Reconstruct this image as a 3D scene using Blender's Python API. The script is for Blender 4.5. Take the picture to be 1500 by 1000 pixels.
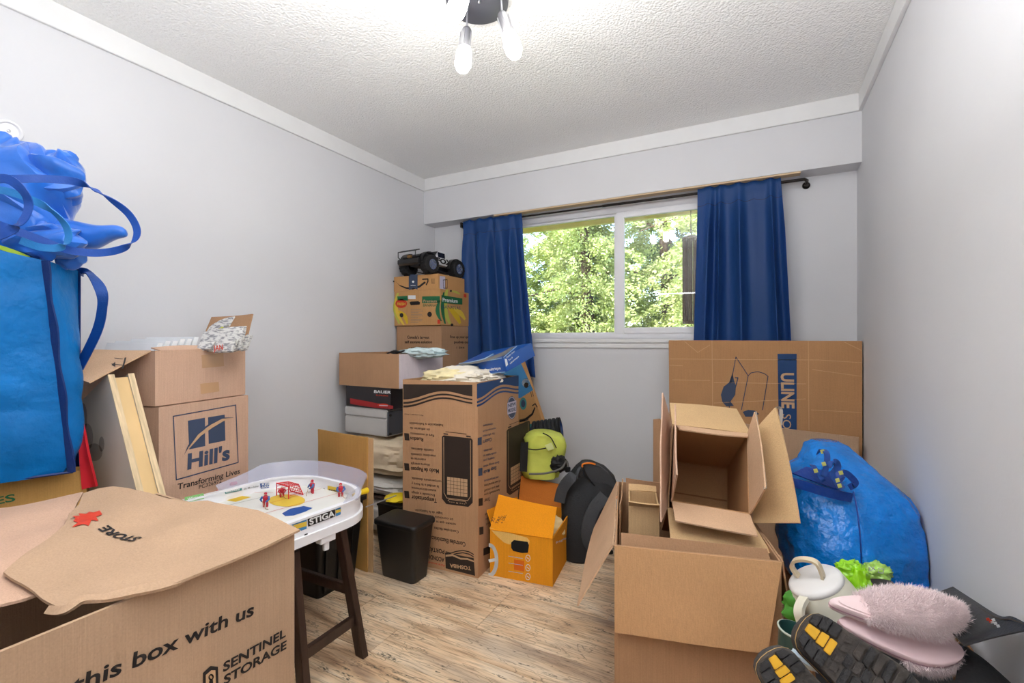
import bpy, bmesh, math, random
import numpy as np
from mathutils import Vector, Matrix, noise

for o in list(bpy.data.objects): bpy.data.objects.remove(o, do_unlink=True)
SC = bpy.context.scene
COL = SC.collection
V3 = Vector

# ------------------------------------------------------------------ camera, sky, sun, exposure
FPX, CX, CY, EYE = 691.0, 750.0, 498.0, 1.15
SN, CS = .4650, .8853                       # the camera looks 27.7 degrees left of the room's long axis
cd = bpy.data.cameras.new('camera'); cam = bpy.data.objects.new('camera', cd); COL.objects.link(cam)
cam.location = (0, 0, EYE); cam.rotation_euler = (math.pi/2, 0, math.atan2(SN, CS))
cd.sensor_width = 36; cd.lens = FPX/1500*36; cd.shift_y = -2/1500; cd.clip_start = .05; cd.clip_end = 200
SC.camera = cam

SUN_E, SKY_E, BULB_E, FILL_E, EXPO = 7.0, 1.1, 44.0, 54.0, .13
w = bpy.data.worlds.new('sky'); SC.world = w; w.use_nodes = True
nt = w.node_tree; bg = nt.nodes['Background']
sk = nt.nodes.new('ShaderNodeTexSky')
try:
    sk.sky_type = 'NISHITA'; sk.sun_disc = False; sk.sun_elevation = math.radians(48); sk.sun_rotation = math.radians(200)
except Exception: pass
nt.links.new(sk.outputs[0], bg.inputs[0]); bg.inputs[1].default_value = SKY_E
sd = bpy.data.lights.new('sun', 'SUN'); sd.energy = SUN_E; sd.angle = math.radians(1); sd.color = (1, .94, .82)
so = bpy.data.objects.new('sun', sd); COL.objects.link(so); so.location = (0, -3, 9)
so.rotation_euler = V3((.35, .75, -.85)).to_track_quat('-Z', 'Y').to_euler()
hd = bpy.data.lights.new('bounce_fill', 'AREA'); hd.shape = 'RECTANGLE'; hd.size = 1.7; hd.size_y = .5; hd.energy = FILL_E; hd.color = (.97, .985, 1)  # added fill aimed at the ceiling inside the room; no hall lamp
ho = bpy.data.objects.new('bounce_fill', hd); COL.objects.link(ho); ho.location = (-.30, .38, 1.72)
ho.rotation_euler = (math.radians(173), 0, 0)
vs = SC.view_settings; vs.view_transform = 'Standard'; vs.look = 'None'; vs.exposure = EXPO; vs.gamma = 1
try: vs.use_curve_mapping = False
except Exception: pass
SC.cycles.max_bounces = 8; SC.cycles.diffuse_bounces = 5; SC.cycles.transparent_max_bounces = 8

# ------------------------------------------------------------------ rays to real planes
def at(px, py, t=None, z=None, Y=None, X=None):
    u = (px-CX)/FPX; v = (CY-py)/FPX; x = -SN+CS*u; y = CS+SN*u
    if z is not None: t = (z-EYE)/v
    elif Y is not None: t = Y/y
    elif X is not None: t = X/x
    return V3((x*t, y*t, EYE+v*t))
def hit(px, py, p0, n):
    d = at(px, py, t=1)-V3((0, 0, EYE)); c = V3((0, 0, EYE))
    return c+d*((V3(p0)-c).dot(n)/d.dot(n))
def depth(p): return -SN*p[0]+CS*p[1]
RT, FW, UP = V3((CS, SN, 0)), V3((-SN, CS, 0)), V3((0, 0, 1))

# ------------------------------------------------------------------ materials
MATS = {}
def srgb(c):
    return tuple(((v/255)/12.92 if v/255 <= .04045 else ((v/255+.055)/1.055)**2.4) for v in c)+(1,)
def mat(name, rgb, rough=.6, metal=0., var=0., vs_=8., bump=0., bs=200., emit=0., alpha=1., trans=0., sheen=0., stretch=(1, 1, 1), spec=.5, coat=0., sub=0.):
    if name in MATS: return MATS[name]
    m = bpy.data.materials.new(name); m.use_nodes = True; t = m.node_tree; N = t.nodes; L = t.links
    b = N['Principled BSDF']; col = srgb(rgb)
    b.inputs['Base Color'].default_value = col; b.inputs['Roughness'].default_value = rough
    b.inputs['Metallic'].default_value = metal; b.inputs['Specular IOR Level'].default_value = spec
    b.inputs['Sheen Weight'].default_value = sheen; b.inputs['Coat Weight'].default_value = coat
    tc = N.new('ShaderNodeTexCoord'); mp = N.new('ShaderNodeMapping'); mp.inputs['Scale'].default_value = stretch
    L.new(tc.outputs['Object'], mp.inputs['Vector'])
    n1 = N.new('ShaderNodeTexNoise'); n1.inputs['Scale'].default_value = vs_; n1.inputs['Detail'].default_value = 6
    L.new(mp.outputs[0], n1.inputs['Vector'])
    mx = N.new('ShaderNodeMix'); mx.data_type = 'RGBA'
    k = 1-max(var, .02); mx.inputs[6].default_value = (col[0]*k, col[1]*k, col[2]*k, 1)
    k = 1+max(var, .02); mx.inputs[7].default_value = (min(col[0]*k, 1), min(col[1]*k, 1), min(col[2]*k, 1), 1)
    cr = N.new('ShaderNodeMapRange'); cr.inputs[1].default_value = .3; cr.inputs[2].default_value = .7
    L.new(n1.outputs[0], cr.inputs[0]); L.new(cr.outputs[0], mx.inputs[0]); L.new(mx.outputs[2], b.inputs['Base Color'])
    if bump:
        n2 = N.new('ShaderNodeTexNoise'); n2.inputs['Scale'].default_value = bs; n2.inputs['Detail'].default_value = 4
        L.new(mp.outputs[0], n2.inputs['Vector'])
        bp = N.new('ShaderNodeBump'); bp.inputs['Strength'].default_value = bump; bp.inputs['Distance'].default_value = .01
        L.new(n2.outputs[0], bp.inputs['Height']); L.new(bp.outputs[0], b.inputs['Normal'])
    if emit:
        b.inputs['Emission Color'].default_value = col; b.inputs['Emission Strength'].default_value = emit
    if alpha < 1: b.inputs['Alpha'].default_value = alpha
    if trans: b.inputs['Transmission Weight'].default_value = trans
    if sub: b.inputs['Subsurface Weight'].default_value = sub; b.inputs['Subsurface Radius'].default_value = (.02, .02, .02)
    m.diffuse_color = col; MATS[name] = m
    return m
def card(name, rgb, var=.07):
    """corrugated cardboard: fibre mottling and faint flutes running up the sheet"""
    if name in MATS: return MATS[name]
    m = mat(name, rgb, .82, var=var, vs_=5, spec=.25)
    t = m.node_tree; N = t.nodes; L = t.links; b = N['Principled BSDF']
    tc = N.new('ShaderNodeTexCoord')
    a = N.new('ShaderNodeTexNoise'); a.inputs['Scale'].default_value = 260; a.inputs['Detail'].default_value = 3
    L.new(tc.outputs['Object'], a.inputs['Vector'])
    mp = N.new('ShaderNodeMapping'); mp.inputs['Scale'].default_value = (330, 330, 6); L.new(tc.outputs['Object'], mp.inputs[0])
    c = N.new('ShaderNodeTexNoise'); c.inputs['Scale'].default_value = 1; L.new(mp.outputs[0], c.inputs['Vector'])
    ad = N.new('ShaderNodeMath'); ad.operation = 'ADD'; L.new(a.outputs[0], ad.inputs[0]); L.new(c.outputs[0], ad.inputs[1])
    bp = N.new('ShaderNodeBump'); bp.inputs['Strength'].default_value = .18; bp.inputs['Distance'].default_value = .004
    L.new(ad.outputs[0], bp.inputs['Height']); L.new(bp.outputs[0], b.inputs['Normal'])
    # fine flecks in the paper
    mx = N.new('ShaderNodeMix'); mx.data_type = 'RGBA'; mx.blend_type = 'MULTIPLY'; mx.inputs[0].default_value = 1
    old = b.inputs['Base Color'].links[0].from_socket
    rp = N.new('ShaderNodeMapRange'); rp.inputs[1].default_value = .6; rp.inputs[2].default_value = 1.4; rp.inputs[3].default_value = .88; rp.inputs[4].default_value = 1.08
    L.new(ad.outputs[0], rp.inputs[0]); L.new(old, mx.inputs[6]); L.new(rp.outputs[0], mx.inputs[7]); L.new(mx.outputs[2], b.inputs['Base Color'])
    return m

# ------------------------------------------------------------------ scene tree
ORG = {}
def tag(o, label=None, cat=None, group=None, kind=None):
    if label: o['label'] = label
    if cat: o['category'] = cat
    if group: o['group'] = group
    if kind: o['kind'] = kind
    return o
def thing(name, label, cat, loc, group=None):
    o = bpy.data.objects.new(name, None); COL.objects.link(o); o.location = loc; o.empty_display_size = .05
    ORG[o.name] = V3(loc); return tag(o, label, cat, group)
class MB:
    """collects vertices and faces in world space; build() links them as one mesh object"""
    def __init__(s): s.v = []; s.f = []; s.m = []
    def add(s, V, F, mi=0):
        n = len(s.v); s.v += [tuple(p) for p in V]; s.f += [tuple(i+n for i in f) for f in F]; s.m += [mi]*len(F); return s
    def slab(s, o, a, b, c, mi=0):
        o, a, b, c = V3(o), V3(a), V3(b), V3(c)
        V = [o, o+a, o+a+b, o+b, o+c, o+a+c, o+a+b+c, o+b+c]
        return s.add(V, [(0, 3, 2, 1), (4, 5, 6, 7), (0, 1, 5, 4), (1, 2, 6, 5), (2, 3, 7, 6), (3, 0, 4, 7)], mi)
    def box(s, x0, y0, z0, x1, y1, z1, mi=0):
        return s.slab((x0, y0, z0), (x1-x0, 0, 0), (0, y1-y0, 0), (0, 0, z1-z0), mi)
    def tube(s, pts, r, n=8, mi=0, caps=True):
        pts = [V3(p) for p in pts]; rs = r if isinstance(r, (list, tuple)) else [r]*len(pts); V = []; F = []
        prev = None
        for i, p in enumerate(pts):
            d = (pts[min(i+1, len(pts)-1)]-pts[max(i-1, 0)]).normalized()
            if prev is None:
                h = V3((0, 0, 1)) if abs(d.z) < .9 else V3((1, 0, 0)); a = d.cross(h).normalized()
            else: a = (prev-d*prev.dot(d)).normalized()
            prev = a; b = d.cross(a)
            for k in range(n):
                q = 2*math.pi*k/n; V.append(p+(a*math.cos(q)+b*math.sin(q))*rs[i])
        for i in range(len(pts)-1):
            for k in range(n): F.append((i*n+k, i*n+(k+1) % n, (i+1)*n+(k+1) % n, (i+1)*n+k))
        if caps: F.append(tuple(range(n-1, -1, -1))); F.append(tuple((len(pts)-1)*n+k for k in range(n)))
        return s.add(V, F, mi)
    def lathe(s, prof, o, ax=UP, n=24, mi=0, ref=None):
        ax = V3(ax).normalized(); h = ref or (V3((1, 0, 0)) if abs(ax.x) < .9 else V3((0, 1, 0))); a = (h-ax*h.dot(ax)).normalized(); b = ax.cross(a)
        V = []; F = []; o = V3(o)
        for r, z in prof:
            for k in range(n):
                q = 2*math.pi*k/n; V.append(o+ax*z+(a*math.cos(q)+b*math.sin(q))*max(r, 1e-5))
        for i in range(len(prof)-1):
            for k in range(n): F.append((i*n+k, i*n+(k+1) % n, (i+1)*n+(k+1) % n, (i+1)*n+k))
        return s.add(V, F, mi)
    def loft(s, rings, cap=True, mi=0, close=True):
        n = len(rings[0]); V = [p for r in rings for p in r]; F = []
        for i in range(len(rings)-1):
            for k in range(n if close else n-1): F.append((i*n+k, i*n+(k+1) % n, (i+1)*n+(k+1) % n, (i+1)*n+k))
        if cap: F.append(tuple(range(n-1, -1, -1))); F.append(tuple((len(rings)-1)*n+k for k in range(n)))
        return s.add(V, F, mi)
    def prism(s, poly, ext, mi=0):
        n = len(poly); poly = [V3(p) for p in poly]; e = V3(ext)
        V = poly+[p+e for p in poly]; F = [tuple(range(n-1, -1, -1)), tuple(range(n, 2*n))]+[(k, (k+1) % n, n+(k+1) % n, n+k) for k in range(n)]
        return s.add(V, F, mi)
    def sheet(s, c, nu=8, nv=6, th=.004, bow=0., rough=0., seed=0, rag=0., mi=0):
        """a thick sheet over four corners c0 c1 c2 c3 (u: c0-c1, v: c0-c3), bowed and slightly uneven"""
        c = [V3(p) for p in c]; nrm = (c[1]-c[0]).cross(c[3]-c[0]).normalized(); G = []
        for j in range(nv+1):
            v = j/nv
            for i in range(nu+1):
                u = i/nu; p = c[0].lerp(c[1], u).lerp(c[3].lerp(c[2], u), v)
                p = p+nrm*(bow*math.sin(math.pi*u)*v+rough*noise.noise(V3((p.x*7+seed, p.y*7, p.z*7))))
                if rag and j == nv: p = p+(c[3]-c[0]).normalized()*rag*noise.noise(V3((u*12+seed, seed, 0)))
                G.append(p)
        n = len(G); V = [p+nrm*th/2 for p in G]+[p-nrm*th/2 for p in G]; F = []; W = nu+1
        for j in range(nv):
            for i in range(nu):
                a = j*W+i; F += [(a, a+1, a+W+1, a+W), (n+a, n+a+W, n+a+W+1, n+a+1)]
        B = [i for i in range(W)]+[j*W+nu for j in range(1, nv+1)]+[nv*W+i for i in range(nu-1, -1, -1)]+[j*W for j in range(nv-1, 0, -1)]
        for k in range(len(B)): a, b = B[k], B[(k+1) % len(B)]; F.append((a, n+a, n+b, b))
        return s.add(V, F, mi)
    def ribbon(s, pts, width, wdir=None, th=.0015, sub=6, mi=0):
        """flat strap along a smooth path; wdir: width direction (vector, or a list of one per point)"""
        P = smooth(pts, sub); n = len(P); V = []; F = []
        for i, p in enumerate(P):
            d = (P[min(i+1, n-1)]-P[max(i-1, 0)]).normalized()
            if isinstance(wdir, list): f = i/(n-1)*(len(wdir)-1); k = min(int(f), len(wdir)-2); wv = V3(wdir[k]).lerp(V3(wdir[k+1]), f-k)
            else: wv = V3(wdir or (0, 0, 1))
            wv = (wv-d*wv.dot(d)).normalized(); nn = d.cross(wv)*th/2; wd = width if not isinstance(width, (list, tuple)) else width[0]+(width[1]-width[0])*i/(n-1)
            V += [p+wv*wd/2+nn, p-wv*wd/2+nn, p-wv*wd/2-nn, p+wv*wd/2-nn]
        for i in range(n-1):
            for k in range(4): F.append((4*i+k, 4*i+(k+1) % 4, 4*i+4+(k+1) % 4, 4*i+4+k))
        F += [(3, 2, 1, 0), (4*n-4, 4*n-3, 4*n-2, 4*n-1)]
        return s.add(V, F, mi)
    def build(s, name, mats, parent=None, smooth=False, label=None, kind=None, loc=None, bevel=0., sharp=40, norm=True, subd=0):
        if not isinstance(mats, (list, tuple)): mats = [mats]
        if parent is not None: org = ORG[parent.name]
        elif loc is not None: org = V3(loc)
        else: org = V3((0, 0, 0))
        me = bpy.data.meshes.new(name); me.from_pydata([tuple(V3(p)-org) for p in s.v], [], s.f)
        for m in mats: me.materials.append(m)
        if len(mats) > 1: me.polygons.foreach_set('material_index', s.m)
        if norm:
            bm = bmesh.new(); bm.from_mesh(me); bmesh.ops.recalc_face_normals(bm, faces=bm.faces)
            if bevel: bmesh.ops.bevel(bm, geom=[e for e in bm.edges if e.calc_face_angle(0) > .6], offset=bevel, segments=2, affect='EDGES', clamp_overlap=True)
            bm.to_mesh(me); bm.free()
        if smooth:
            me.shade_smooth()
            try: me.set_sharp_from_angle(angle=math.radians(sharp))
            except Exception: pass
        me.update(); o = bpy.data.objects.new(name, me); COL.objects.link(o)
        if parent is not None: o.parent = parent; ORG[o.name] = org
        else: o.location = org; ORG[o.name] = org
        if subd: md = o.modifiers.new('s', 'SUBSURF'); md.levels = md.render_levels = subd
        if label: o['label'] = label
        if kind: o['kind'] = kind
        return o
def smooth(pts, sub=6):
    pts = [V3(p) for p in pts]; out = []
    for i in range(len(pts)-1):
        p0, p1, p2, p3 = pts[max(i-1, 0)], pts[i], pts[i+1], pts[min(i+2, len(pts)-1)]
        for k in range(sub):
            t = k/sub; out.append(.5*((2*p1)+(p2-p0)*t+(2*p0-5*p1+4*p2-p3)*t*t+(3*p1-p0-3*p2+p3)*t**3))
    out.append(pts[-1]); return out

# ------------------------------------------------------------------ print on flat faces
TXT = {}
def glyphs(s, bold):
    if (s, bold) in TXT: return TXT[(s, bold)]
    c = bpy.data.curves.new('t', 'FONT'); c.body = s; c.size = 1; c.offset = bold; c.resolution_u = 3; c.fill_mode = 'FRONT'
    o = bpy.data.objects.new('t', c); COL.objects.link(o); dg = bpy.context.evaluated_depsgraph_get()
    me = bpy.data.meshes.new_from_object(o.evaluated_get(dg))
    V = [(v.co.x, v.co.y) for v in me.vertices]; F = [tuple(p.vertices) for p in me.polygons]
    bpy.data.objects.remove(o); bpy.data.curves.remove(c); bpy.data.meshes.remove(me)
    TXT[(s, bold)] = (V, F); return V, F
class Print:
    """flat ink on one face: plane through p0 with outward normal n; shapes are given where the photo shows them on that face"""
    def __init__(s, p0, n): s.p0 = V3(p0); s.n = V3(n).normalized(); s.L = {}
    def mb(s, key): return s.L.setdefault(key, MB())
    def lift(s, p, k): return p+s.n*(.0007+.0005*k)
    def text(s, key, body, L, R, h, bold=.01, k=1, serif=0, shear=0.):
        a, b = hit(*L, s.p0, s.n), hit(*R, s.p0, s.n); ux = (b-a); wd = ux.length; ux.normalize(); uy = s.n.cross(ux).normalized()
        V, F = glyphs(body, bold)
        if not V: return
        x0, x1 = min(v[0] for v in V), max(v[0] for v in V); hm = h/FPX*depth((a+b)/2)
        sx = wd/max(x1-x0, .01); sy = hm/.7
        s.mb(key).add([s.lift(a+ux*((x-x0)*sx+shear*y*sy)+uy*(y*sy), k) for x, y in V], F)
    def poly(s, key, pts, k=0): s.mb(key).add([s.lift(hit(*p, s.p0, s.n), k) for p in pts], [tuple(range(len(pts)))])
    def band(s, key, A, B, k=0):
        V = [s.lift(hit(*p, s.p0, s.n), k) for p in list(A)+list(B)]; n = len(A)
        s.mb(key).add(V, [(i, i+1, n+i+1, n+i) for i in range(n-1)])
    def line(s, key, pts, wpx=1., k=1, closed=False):
        P = [hit(*p, s.p0, s.n) for p in pts]
        if closed: P.append(P[0])
        for a, b in zip(P[:-1], P[1:]):
            d = (b-a).normalized(); sd_ = s.n.cross(d)*(wpx/FPX*depth(a)/2); e = d*(wpx/FPX*depth(a)/4)
            s.mb(key).add([s.lift(q, k) for q in (a-sd_-e, b-sd_+e, b+sd_+e, a+sd_-e)], [(0, 1, 2, 3)])
    def ring(s, key, c, rx, ry, wpx, k=1, a0=0, a1=360, n=28):
        s.line(key, [(c[0]+rx*math.cos(math.radians(a0+(a1-a0)*i/n)), c[1]-ry*math.sin(math.radians(a0+(a1-a0)*i/n))) for i in range(n+1)], wpx, k)
    def disc(s, key, c, rx, ry, k=0, n=24): s.poly(key, [(c[0]+rx*math.cos(2*math.pi*i/n), c[1]+ry*math.sin(2*math.pi*i/n)) for i in range(n)], k)
    def build(s, parent, names=None):
        for key, mb in s.L.items():
            mb.build((names or {}).get(key, 'printed_marking'), INK[key], parent, norm=False)
INK = {}
def ink(key, rgb, rough=.6): INK[key] = mat('ink_'+key, rgb, rough, spec=.3)
for k_, c_ in dict(black=(38, 34, 34), brown=(52, 42, 36), white=(226, 228, 228), navy=(34, 66, 112), red=(200, 62, 40), green=(38, 104, 66), yellow=(214, 178, 44),
                   lime=(186, 186, 80), slate=(62, 74, 98), lav=(196, 190, 208), orange=(218, 104, 14), grey=(120, 118, 116), sky=(66, 130, 180), teal=(70, 140, 140), cardlt=(196, 160, 124), royal=(34, 78, 150), paleblue=(160, 190, 215),
                   gold=(222, 190, 70), crimson=(160, 40, 44), lightgreen=(140, 200, 120)).items(): ink(k_, c_)

# ------------------------------------------------------------------ shared materials
C_TAN = card('cardboard_tan', (184, 153, 125)); C_MID = card('cardboard_brown', (176, 137, 104)); C_PALE = card('cardboard_pale', (204, 168, 136))
C_WARM = card('cardboard_warm', (196, 148, 96)); C_DARK = card('cardboard_dark', (140, 100, 68)); C_PINK = card('cardboard_pinkish', (202, 166, 142))
C_LID = card('cardboard_light', (202, 168, 124)); C_TOSH = card('cardboard_toned', (184, 142, 106)); C_GOLD = card('cardboard_yellowed', (192, 148, 84))
TAPE = mat('packing_tape', (196, 156, 118), .25, var=.05, coat=.4); TAPEC = mat('clear_tape', (210, 196, 180), .15, alpha=.45)
WHITE = mat('white_plastic', (236, 236, 240), .35); BLACKP = mat('black_plastic', (20, 20, 21), .42, bump=.15, bs=300)
CHROME = mat('brushed_steel', (170, 170, 175), .28, metal=.9)
DARKWOOD = mat('dark_stained_wood', (56, 38, 30), .4, var=.3, vs_=30, stretch=(1, 1, .1), bump=.1, bs=90)
BLUEBAG = mat('blue_woven_plastic', (0, 112, 186), .48, var=.16, vs_=9, bump=.35, bs=45, spec=.3)
BLUEDK = mat('blue_strap', (14, 76, 156), .45, var=.1, bump=.2, bs=200)
BLUESAT = mat('blue_satin', (14, 104, 206), .3, var=.18, vs_=6, sheen=.4, bump=.15, bs=40)

# ------------------------------------------------------------------ cartons
def carton(name, label, o, a, b, h, m, w, d, open_=True, th=.006, group=None, cat='box', seam='a', tape=None, z0=0., top_gap=True):
    """o: corner at the base; a, b: unit horizontals; w along a, d along b"""
    o, a, b = V3(o), V3(a).normalized(), V3(b).normalized(); c = o+a*w/2+b*d/2
    r = thing(name, label, cat, (c.x, c.y, o.z), group)
    mb = MB(); H = UP*h
    mb.slab(o, a*w, b*th, H); mb.slab(o+b*(d-th), a*w, b*th, H)
    mb.slab(o+b*th, a*th, b*(d-2*th), H); mb.slab(o+a*(w-th)+b*th, a*th, b*(d-2*th), H)
    mb.slab(o+a*th+b*th, a*(w-2*th), b*(d-2*th), UP*th)
    mb.build('body', m, r)
    if not open_:
        g = .0015
        if seam == 'a':
            MB().slab(o+H-UP*th*.6+a*.001+b*.001, a*(w-.002), b*(d/2-g), UP*th).build('flap', m, r)
            MB().slab(o+H-UP*th*.6+a*.001+b*(d/2+g), a*(w-.002), b*(d/2-g-.001), UP*th).build('flap', m, r)
        else:
            MB().slab(o+H-UP*th*.6+a*.001+b*.001, a*(w/2-g), b*(d-.002), UP*th).build('flap', m, r)
            MB().slab(o+H-UP*th*.6+a*(w/2+g)+b*.001, a*(w/2-g-.001), b*(d-.002), UP*th).build('flap', m, r)
    return r
def yawed(deg): q = math.radians(deg); return V3((math.cos(q), math.sin(q), 0)), V3((-math.sin(q), math.cos(q), 0))

# ================================================================== THE ROOM
XL, XR, YF, YW, YB, CEIL = -2.395, .473, 3.035, 3.177, -.5, 2.44
WALL = mat('wall_paint', (214, 214, 217), .75, var=.012, vs_=2, bump=.04, bs=60, spec=.3)
TRIMP = mat('trim_paint', (228, 228, 228), .5, var=.015, vs_=9, spec=.4)
CEILM = mat('popcorn_ceiling', (244, 244, 243), .95, var=.03, vs_=120)
def pop(m):
    t = m.node_tree; N = t.nodes; L = t.links; b = N['Principled BSDF']; tc = N.new('ShaderNodeTexCoord')
    v = N.new('ShaderNodeTexVoronoi'); v.inputs['Scale'].default_value = 95; L.new(tc.outputs['Object'], v.inputs['Vector'])
    n = N.new('ShaderNodeTexNoise'); n.inputs['Scale'].default_value = 110; n.inputs['Detail'].default_value = 3; L.new(tc.outputs['Object'], n.inputs['Vector'])
    a = N.new('ShaderNodeMath'); a.operation = 'SUBTRACT'; L.new(n.outputs[0], a.inputs[0]); L.new(v.outputs['Distance'], a.inputs[1])
    bp = N.new('ShaderNodeBump'); bp.inputs['Strength'].default_value = .38; bp.inputs['Distance'].default_value = .010
    L.new(a.outputs[0], bp.inputs['Height']); L.new(bp.outputs[0], b.inputs['Normal'])
pop(CEILM)
def struct(name, mb, m, **k): return mb.build(name, m, kind='structure', **k)
WX0, WX1, WZ0, WZ1 = -1.72, -.04, 1.16, 2.075
struct('wall_left', MB().box(XL-.12, YB-.1, 0, XL, YW+.12, CEIL), WALL)
struct('wall_right', MB().box(XR, YB-.1, 0, XR+.12, YW+.12, CEIL), WALL)
bw = MB()
bw.box(XL, YW, 0, WX0, YW+.12, CEIL); bw.box(WX1, YW, 0, XR, YW+.12, CEIL); bw.box(WX0, YW, 0, WX1, YW+.12, WZ0); bw.box(WX0, YW, WZ1, WX1, YW+.12, CEIL)
struct('wall_back', bw, WALL)
struct('trim_1', MB().box(XL, YF, 2.082, XR, YW, CEIL), WALL, label='painted header beam across the wall above the window')
fw_ = MB(); fw_.box(XL, YB-.1, 0, XR, YB, CEIL)
struct('wall_front', fw_, WALL)
struct('ceiling', MB().box(XL-.12, YB-.1, CEIL, XR+.12, YW+.12, CEIL+.05), CEILM)
struct('trim_2', MB().box(XL, YB, CEIL-.097, XL+.016, YF, CEIL), TRIMP, bevel=.002)
struct('trim_3', MB().box(XL+.016, YF-.016, CEIL-.092, XR-.016, YF, CEIL), TRIMP, bevel=.002)
struct('trim_4', MB().box(XR-.016, YB, CEIL-.092, XR, YF, CEIL), TRIMP, bevel=.002)
# roof and eave beyond the glass
EAVE = mat('eave_paint', (238, 214, 140), .7, var=.05)
ro = thing('roof_eave', 'cream painted roof eave outside above the window glass', 'roof', (-.95, 3.8, 2.1))
MB().box(XL-1, YB-4, 2.55, XR+1, 3.95, 2.62).build('sun_block_slab', EAVE, ro)  # unseen slab, run far back to keep the sun out of the room
MB().box(XL-1, YW+.14, 2.19, XR+1, 3.82, 2.21).build('soffit', EAVE, ro)
MB().box(XL-1, 3.80, 2.112, XR+1, 3.84, 2.55).build('fascia_board', EAVE, ro)
for sx in (XL-1, XR+.94): MB().box(sx, YW+.14, 2.21, sx+.06, 3.8, 2.55).build('end_board', EAVE, ro)

# floor: rustic vinyl planks laid along the room's width
def plankmat():
    m = bpy.data.materials.new('rustic_plank'); m.use_nodes = True; t = m.node_tree; N = t.nodes; L = t.links; b = N['Principled BSDF']
    tc = N.new('ShaderNodeTexCoord'); oi = N.new('ShaderNodeObjectInfo'); vm = N.new('ShaderNodeVectorMath'); vm.operation = 'SCALE'; vm.inputs[3].default_value = 37
    cb = N.new('ShaderNodeCombineXYZ'); L.new(oi.outputs['Random'], cb.inputs[0]); L.new(oi.outputs['Random'], cb.inputs[1]); L.new(cb.outputs[0], vm.inputs[0])
    ad = N.new('ShaderNodeVectorMath'); ad.operation = 'ADD'; L.new(tc.outputs['Object'], ad.inputs[0]); L.new(vm.outputs[0], ad.inputs[1])
    def nz(sc, st, det=6, dist=0.):
        mp = N.new('ShaderNodeMapping'); mp.inputs['Scale'].default_value = st; L.new(ad.outputs[0], mp.inputs[0])
        n = N.new('ShaderNodeTexNoise'); n.inputs['Scale'].default_value = sc; n.inputs['Detail'].default_value = det; n.inputs['Distortion'].default_value = dist; L.new(mp.outputs[0], n.inputs['Vector']); return n.outputs[0]
    def ramp(x, stops):
        r = N.new('ShaderNodeValToRGB'); L.new(x, r.inputs[0]); e = r.color_ramp.elements
        e[0].position, e[0].color = stops[0][0], stops[0][1]; e[1].position, e[1].color = stops[-1][0], stops[-1][1]
        for p, c in stops[1:-1]: q = e.new(p); q.color = c
        return r.outputs[0]
    base = ramp(nz(2.2, (1, 5, 1), 8, .6), [(.30, srgb((166, 132, 102))), (.42, srgb((212, 180, 144))), (.55, srgb((232, 206, 172))), (.72, srgb((240, 222, 196)))])
    grain = ramp(nz(7, (1.2, 22, 1), 8, .8), [(.34, (.58, .54, .52, 1)), (.52, (1, 1, 1, 1)), (.7, (1.08, 1.06, 1.04, 1))])
    grey = nz(1.6, (1, 3.2, 1), 5, .5); gm = N.new('ShaderNodeMapRange'); gm.inputs[1].default_value = .52; gm.inputs[2].default_value = .68; L.new(grey, gm.inputs[0])
    crack = nz(3.4, (1, 7, 1), 7, 1.6); cm = N.new('ShaderNodeMapRange'); cm.inputs[1].default_value = .615; cm.inputs[2].default_value = .65; L.new(crack, cm.inputs[0])
    fine = nz(80, (1, 2.4, 1), 3); fm = N.new('ShaderNodeMapRange'); fm.inputs[1].default_value = .42; fm.inputs[2].default_value = .6; L.new(fine, fm.inputs[0])
    vein = nz(2.6, (1, 4.5, 1), 3, 2.2); vs1 = N.new('ShaderNodeMath'); vs1.operation = 'SUBTRACT'; vs1.inputs[1].default_value = .5; L.new(vein, vs1.inputs[0])
    vab = N.new('ShaderNodeMath'); vab.operation = 'ABSOLUTE'; L.new(vs1.outputs[0], vab.inputs[0]); vm2 = N.new('ShaderNodeMapRange'); vm2.inputs[1].default_value = .0; vm2.inputs[2].default_value = .011; vm2.inputs[3].default_value = .75; vm2.inputs[4].default_value = 0; L.new(vab.outputs[0], vm2.inputs[0])
    def mix(f, a, c, bt='MIX'):
        x = N.new('ShaderNodeMix'); x.data_type = 'RGBA'; x.blend_type = bt
        if isinstance(f, float): x.inputs[0].default_value = f
        else: L.new(f, x.inputs[0])
        if isinstance(a, tuple): x.inputs[6].default_value = a
        else: L.new(a, x.inputs[6])
        if isinstance(c, tuple): x.inputs[7].default_value = c
        else: L.new(c, x.inputs[7])
        return x.outputs[2]
    c1 = mix(1.0, base, grain, 'MULTIPLY')
    g2 = N.new('ShaderNodeMath'); g2.operation = 'MULTIPLY'; g2.inputs[1].default_value = .55; L.new(gm.outputs[0], g2.inputs[0])
    c2 = mix(g2.outputs[0], c1, srgb((150, 140, 130)))
    c2 = mix(vm2.outputs[0], c2, srgb((96, 78, 60)))
    cf = N.new('ShaderNodeMath'); cf.operation = 'MULTIPLY'; L.new(cm.outputs[0], cf.inputs[0]); L.new(fm.outputs[0], cf.inputs[1])
    c3 = mix(cf.outputs[0], c2, srgb((82, 74, 60)))
    L.new(c3, b.inputs['Base Color']); b.inputs['Roughness'].default_value = .5
    bp = N.new('ShaderNodeBump'); bp.inputs['Strength'].default_value = .12; bp.inputs['Distance'].default_value = .003; L.new(grain, bp.inputs['Height']); L.new(bp.outputs[0], b.inputs['Normal'])
    return m
PLANK = plankmat(); MATS['rustic_plank'] = PLANK
fl = struct('floor', MB().box(XL-.12, YB-.1, -.06, XR+.12, YW+.12, -.004), mat('plank_joint', (70, 56, 44), .9))
pm = MB().box(.0006, .0006, -.004, 1.2194, .1494, 0).build('plank', PLANK, fl, bevel=.0008); pmesh = pm.data
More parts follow.
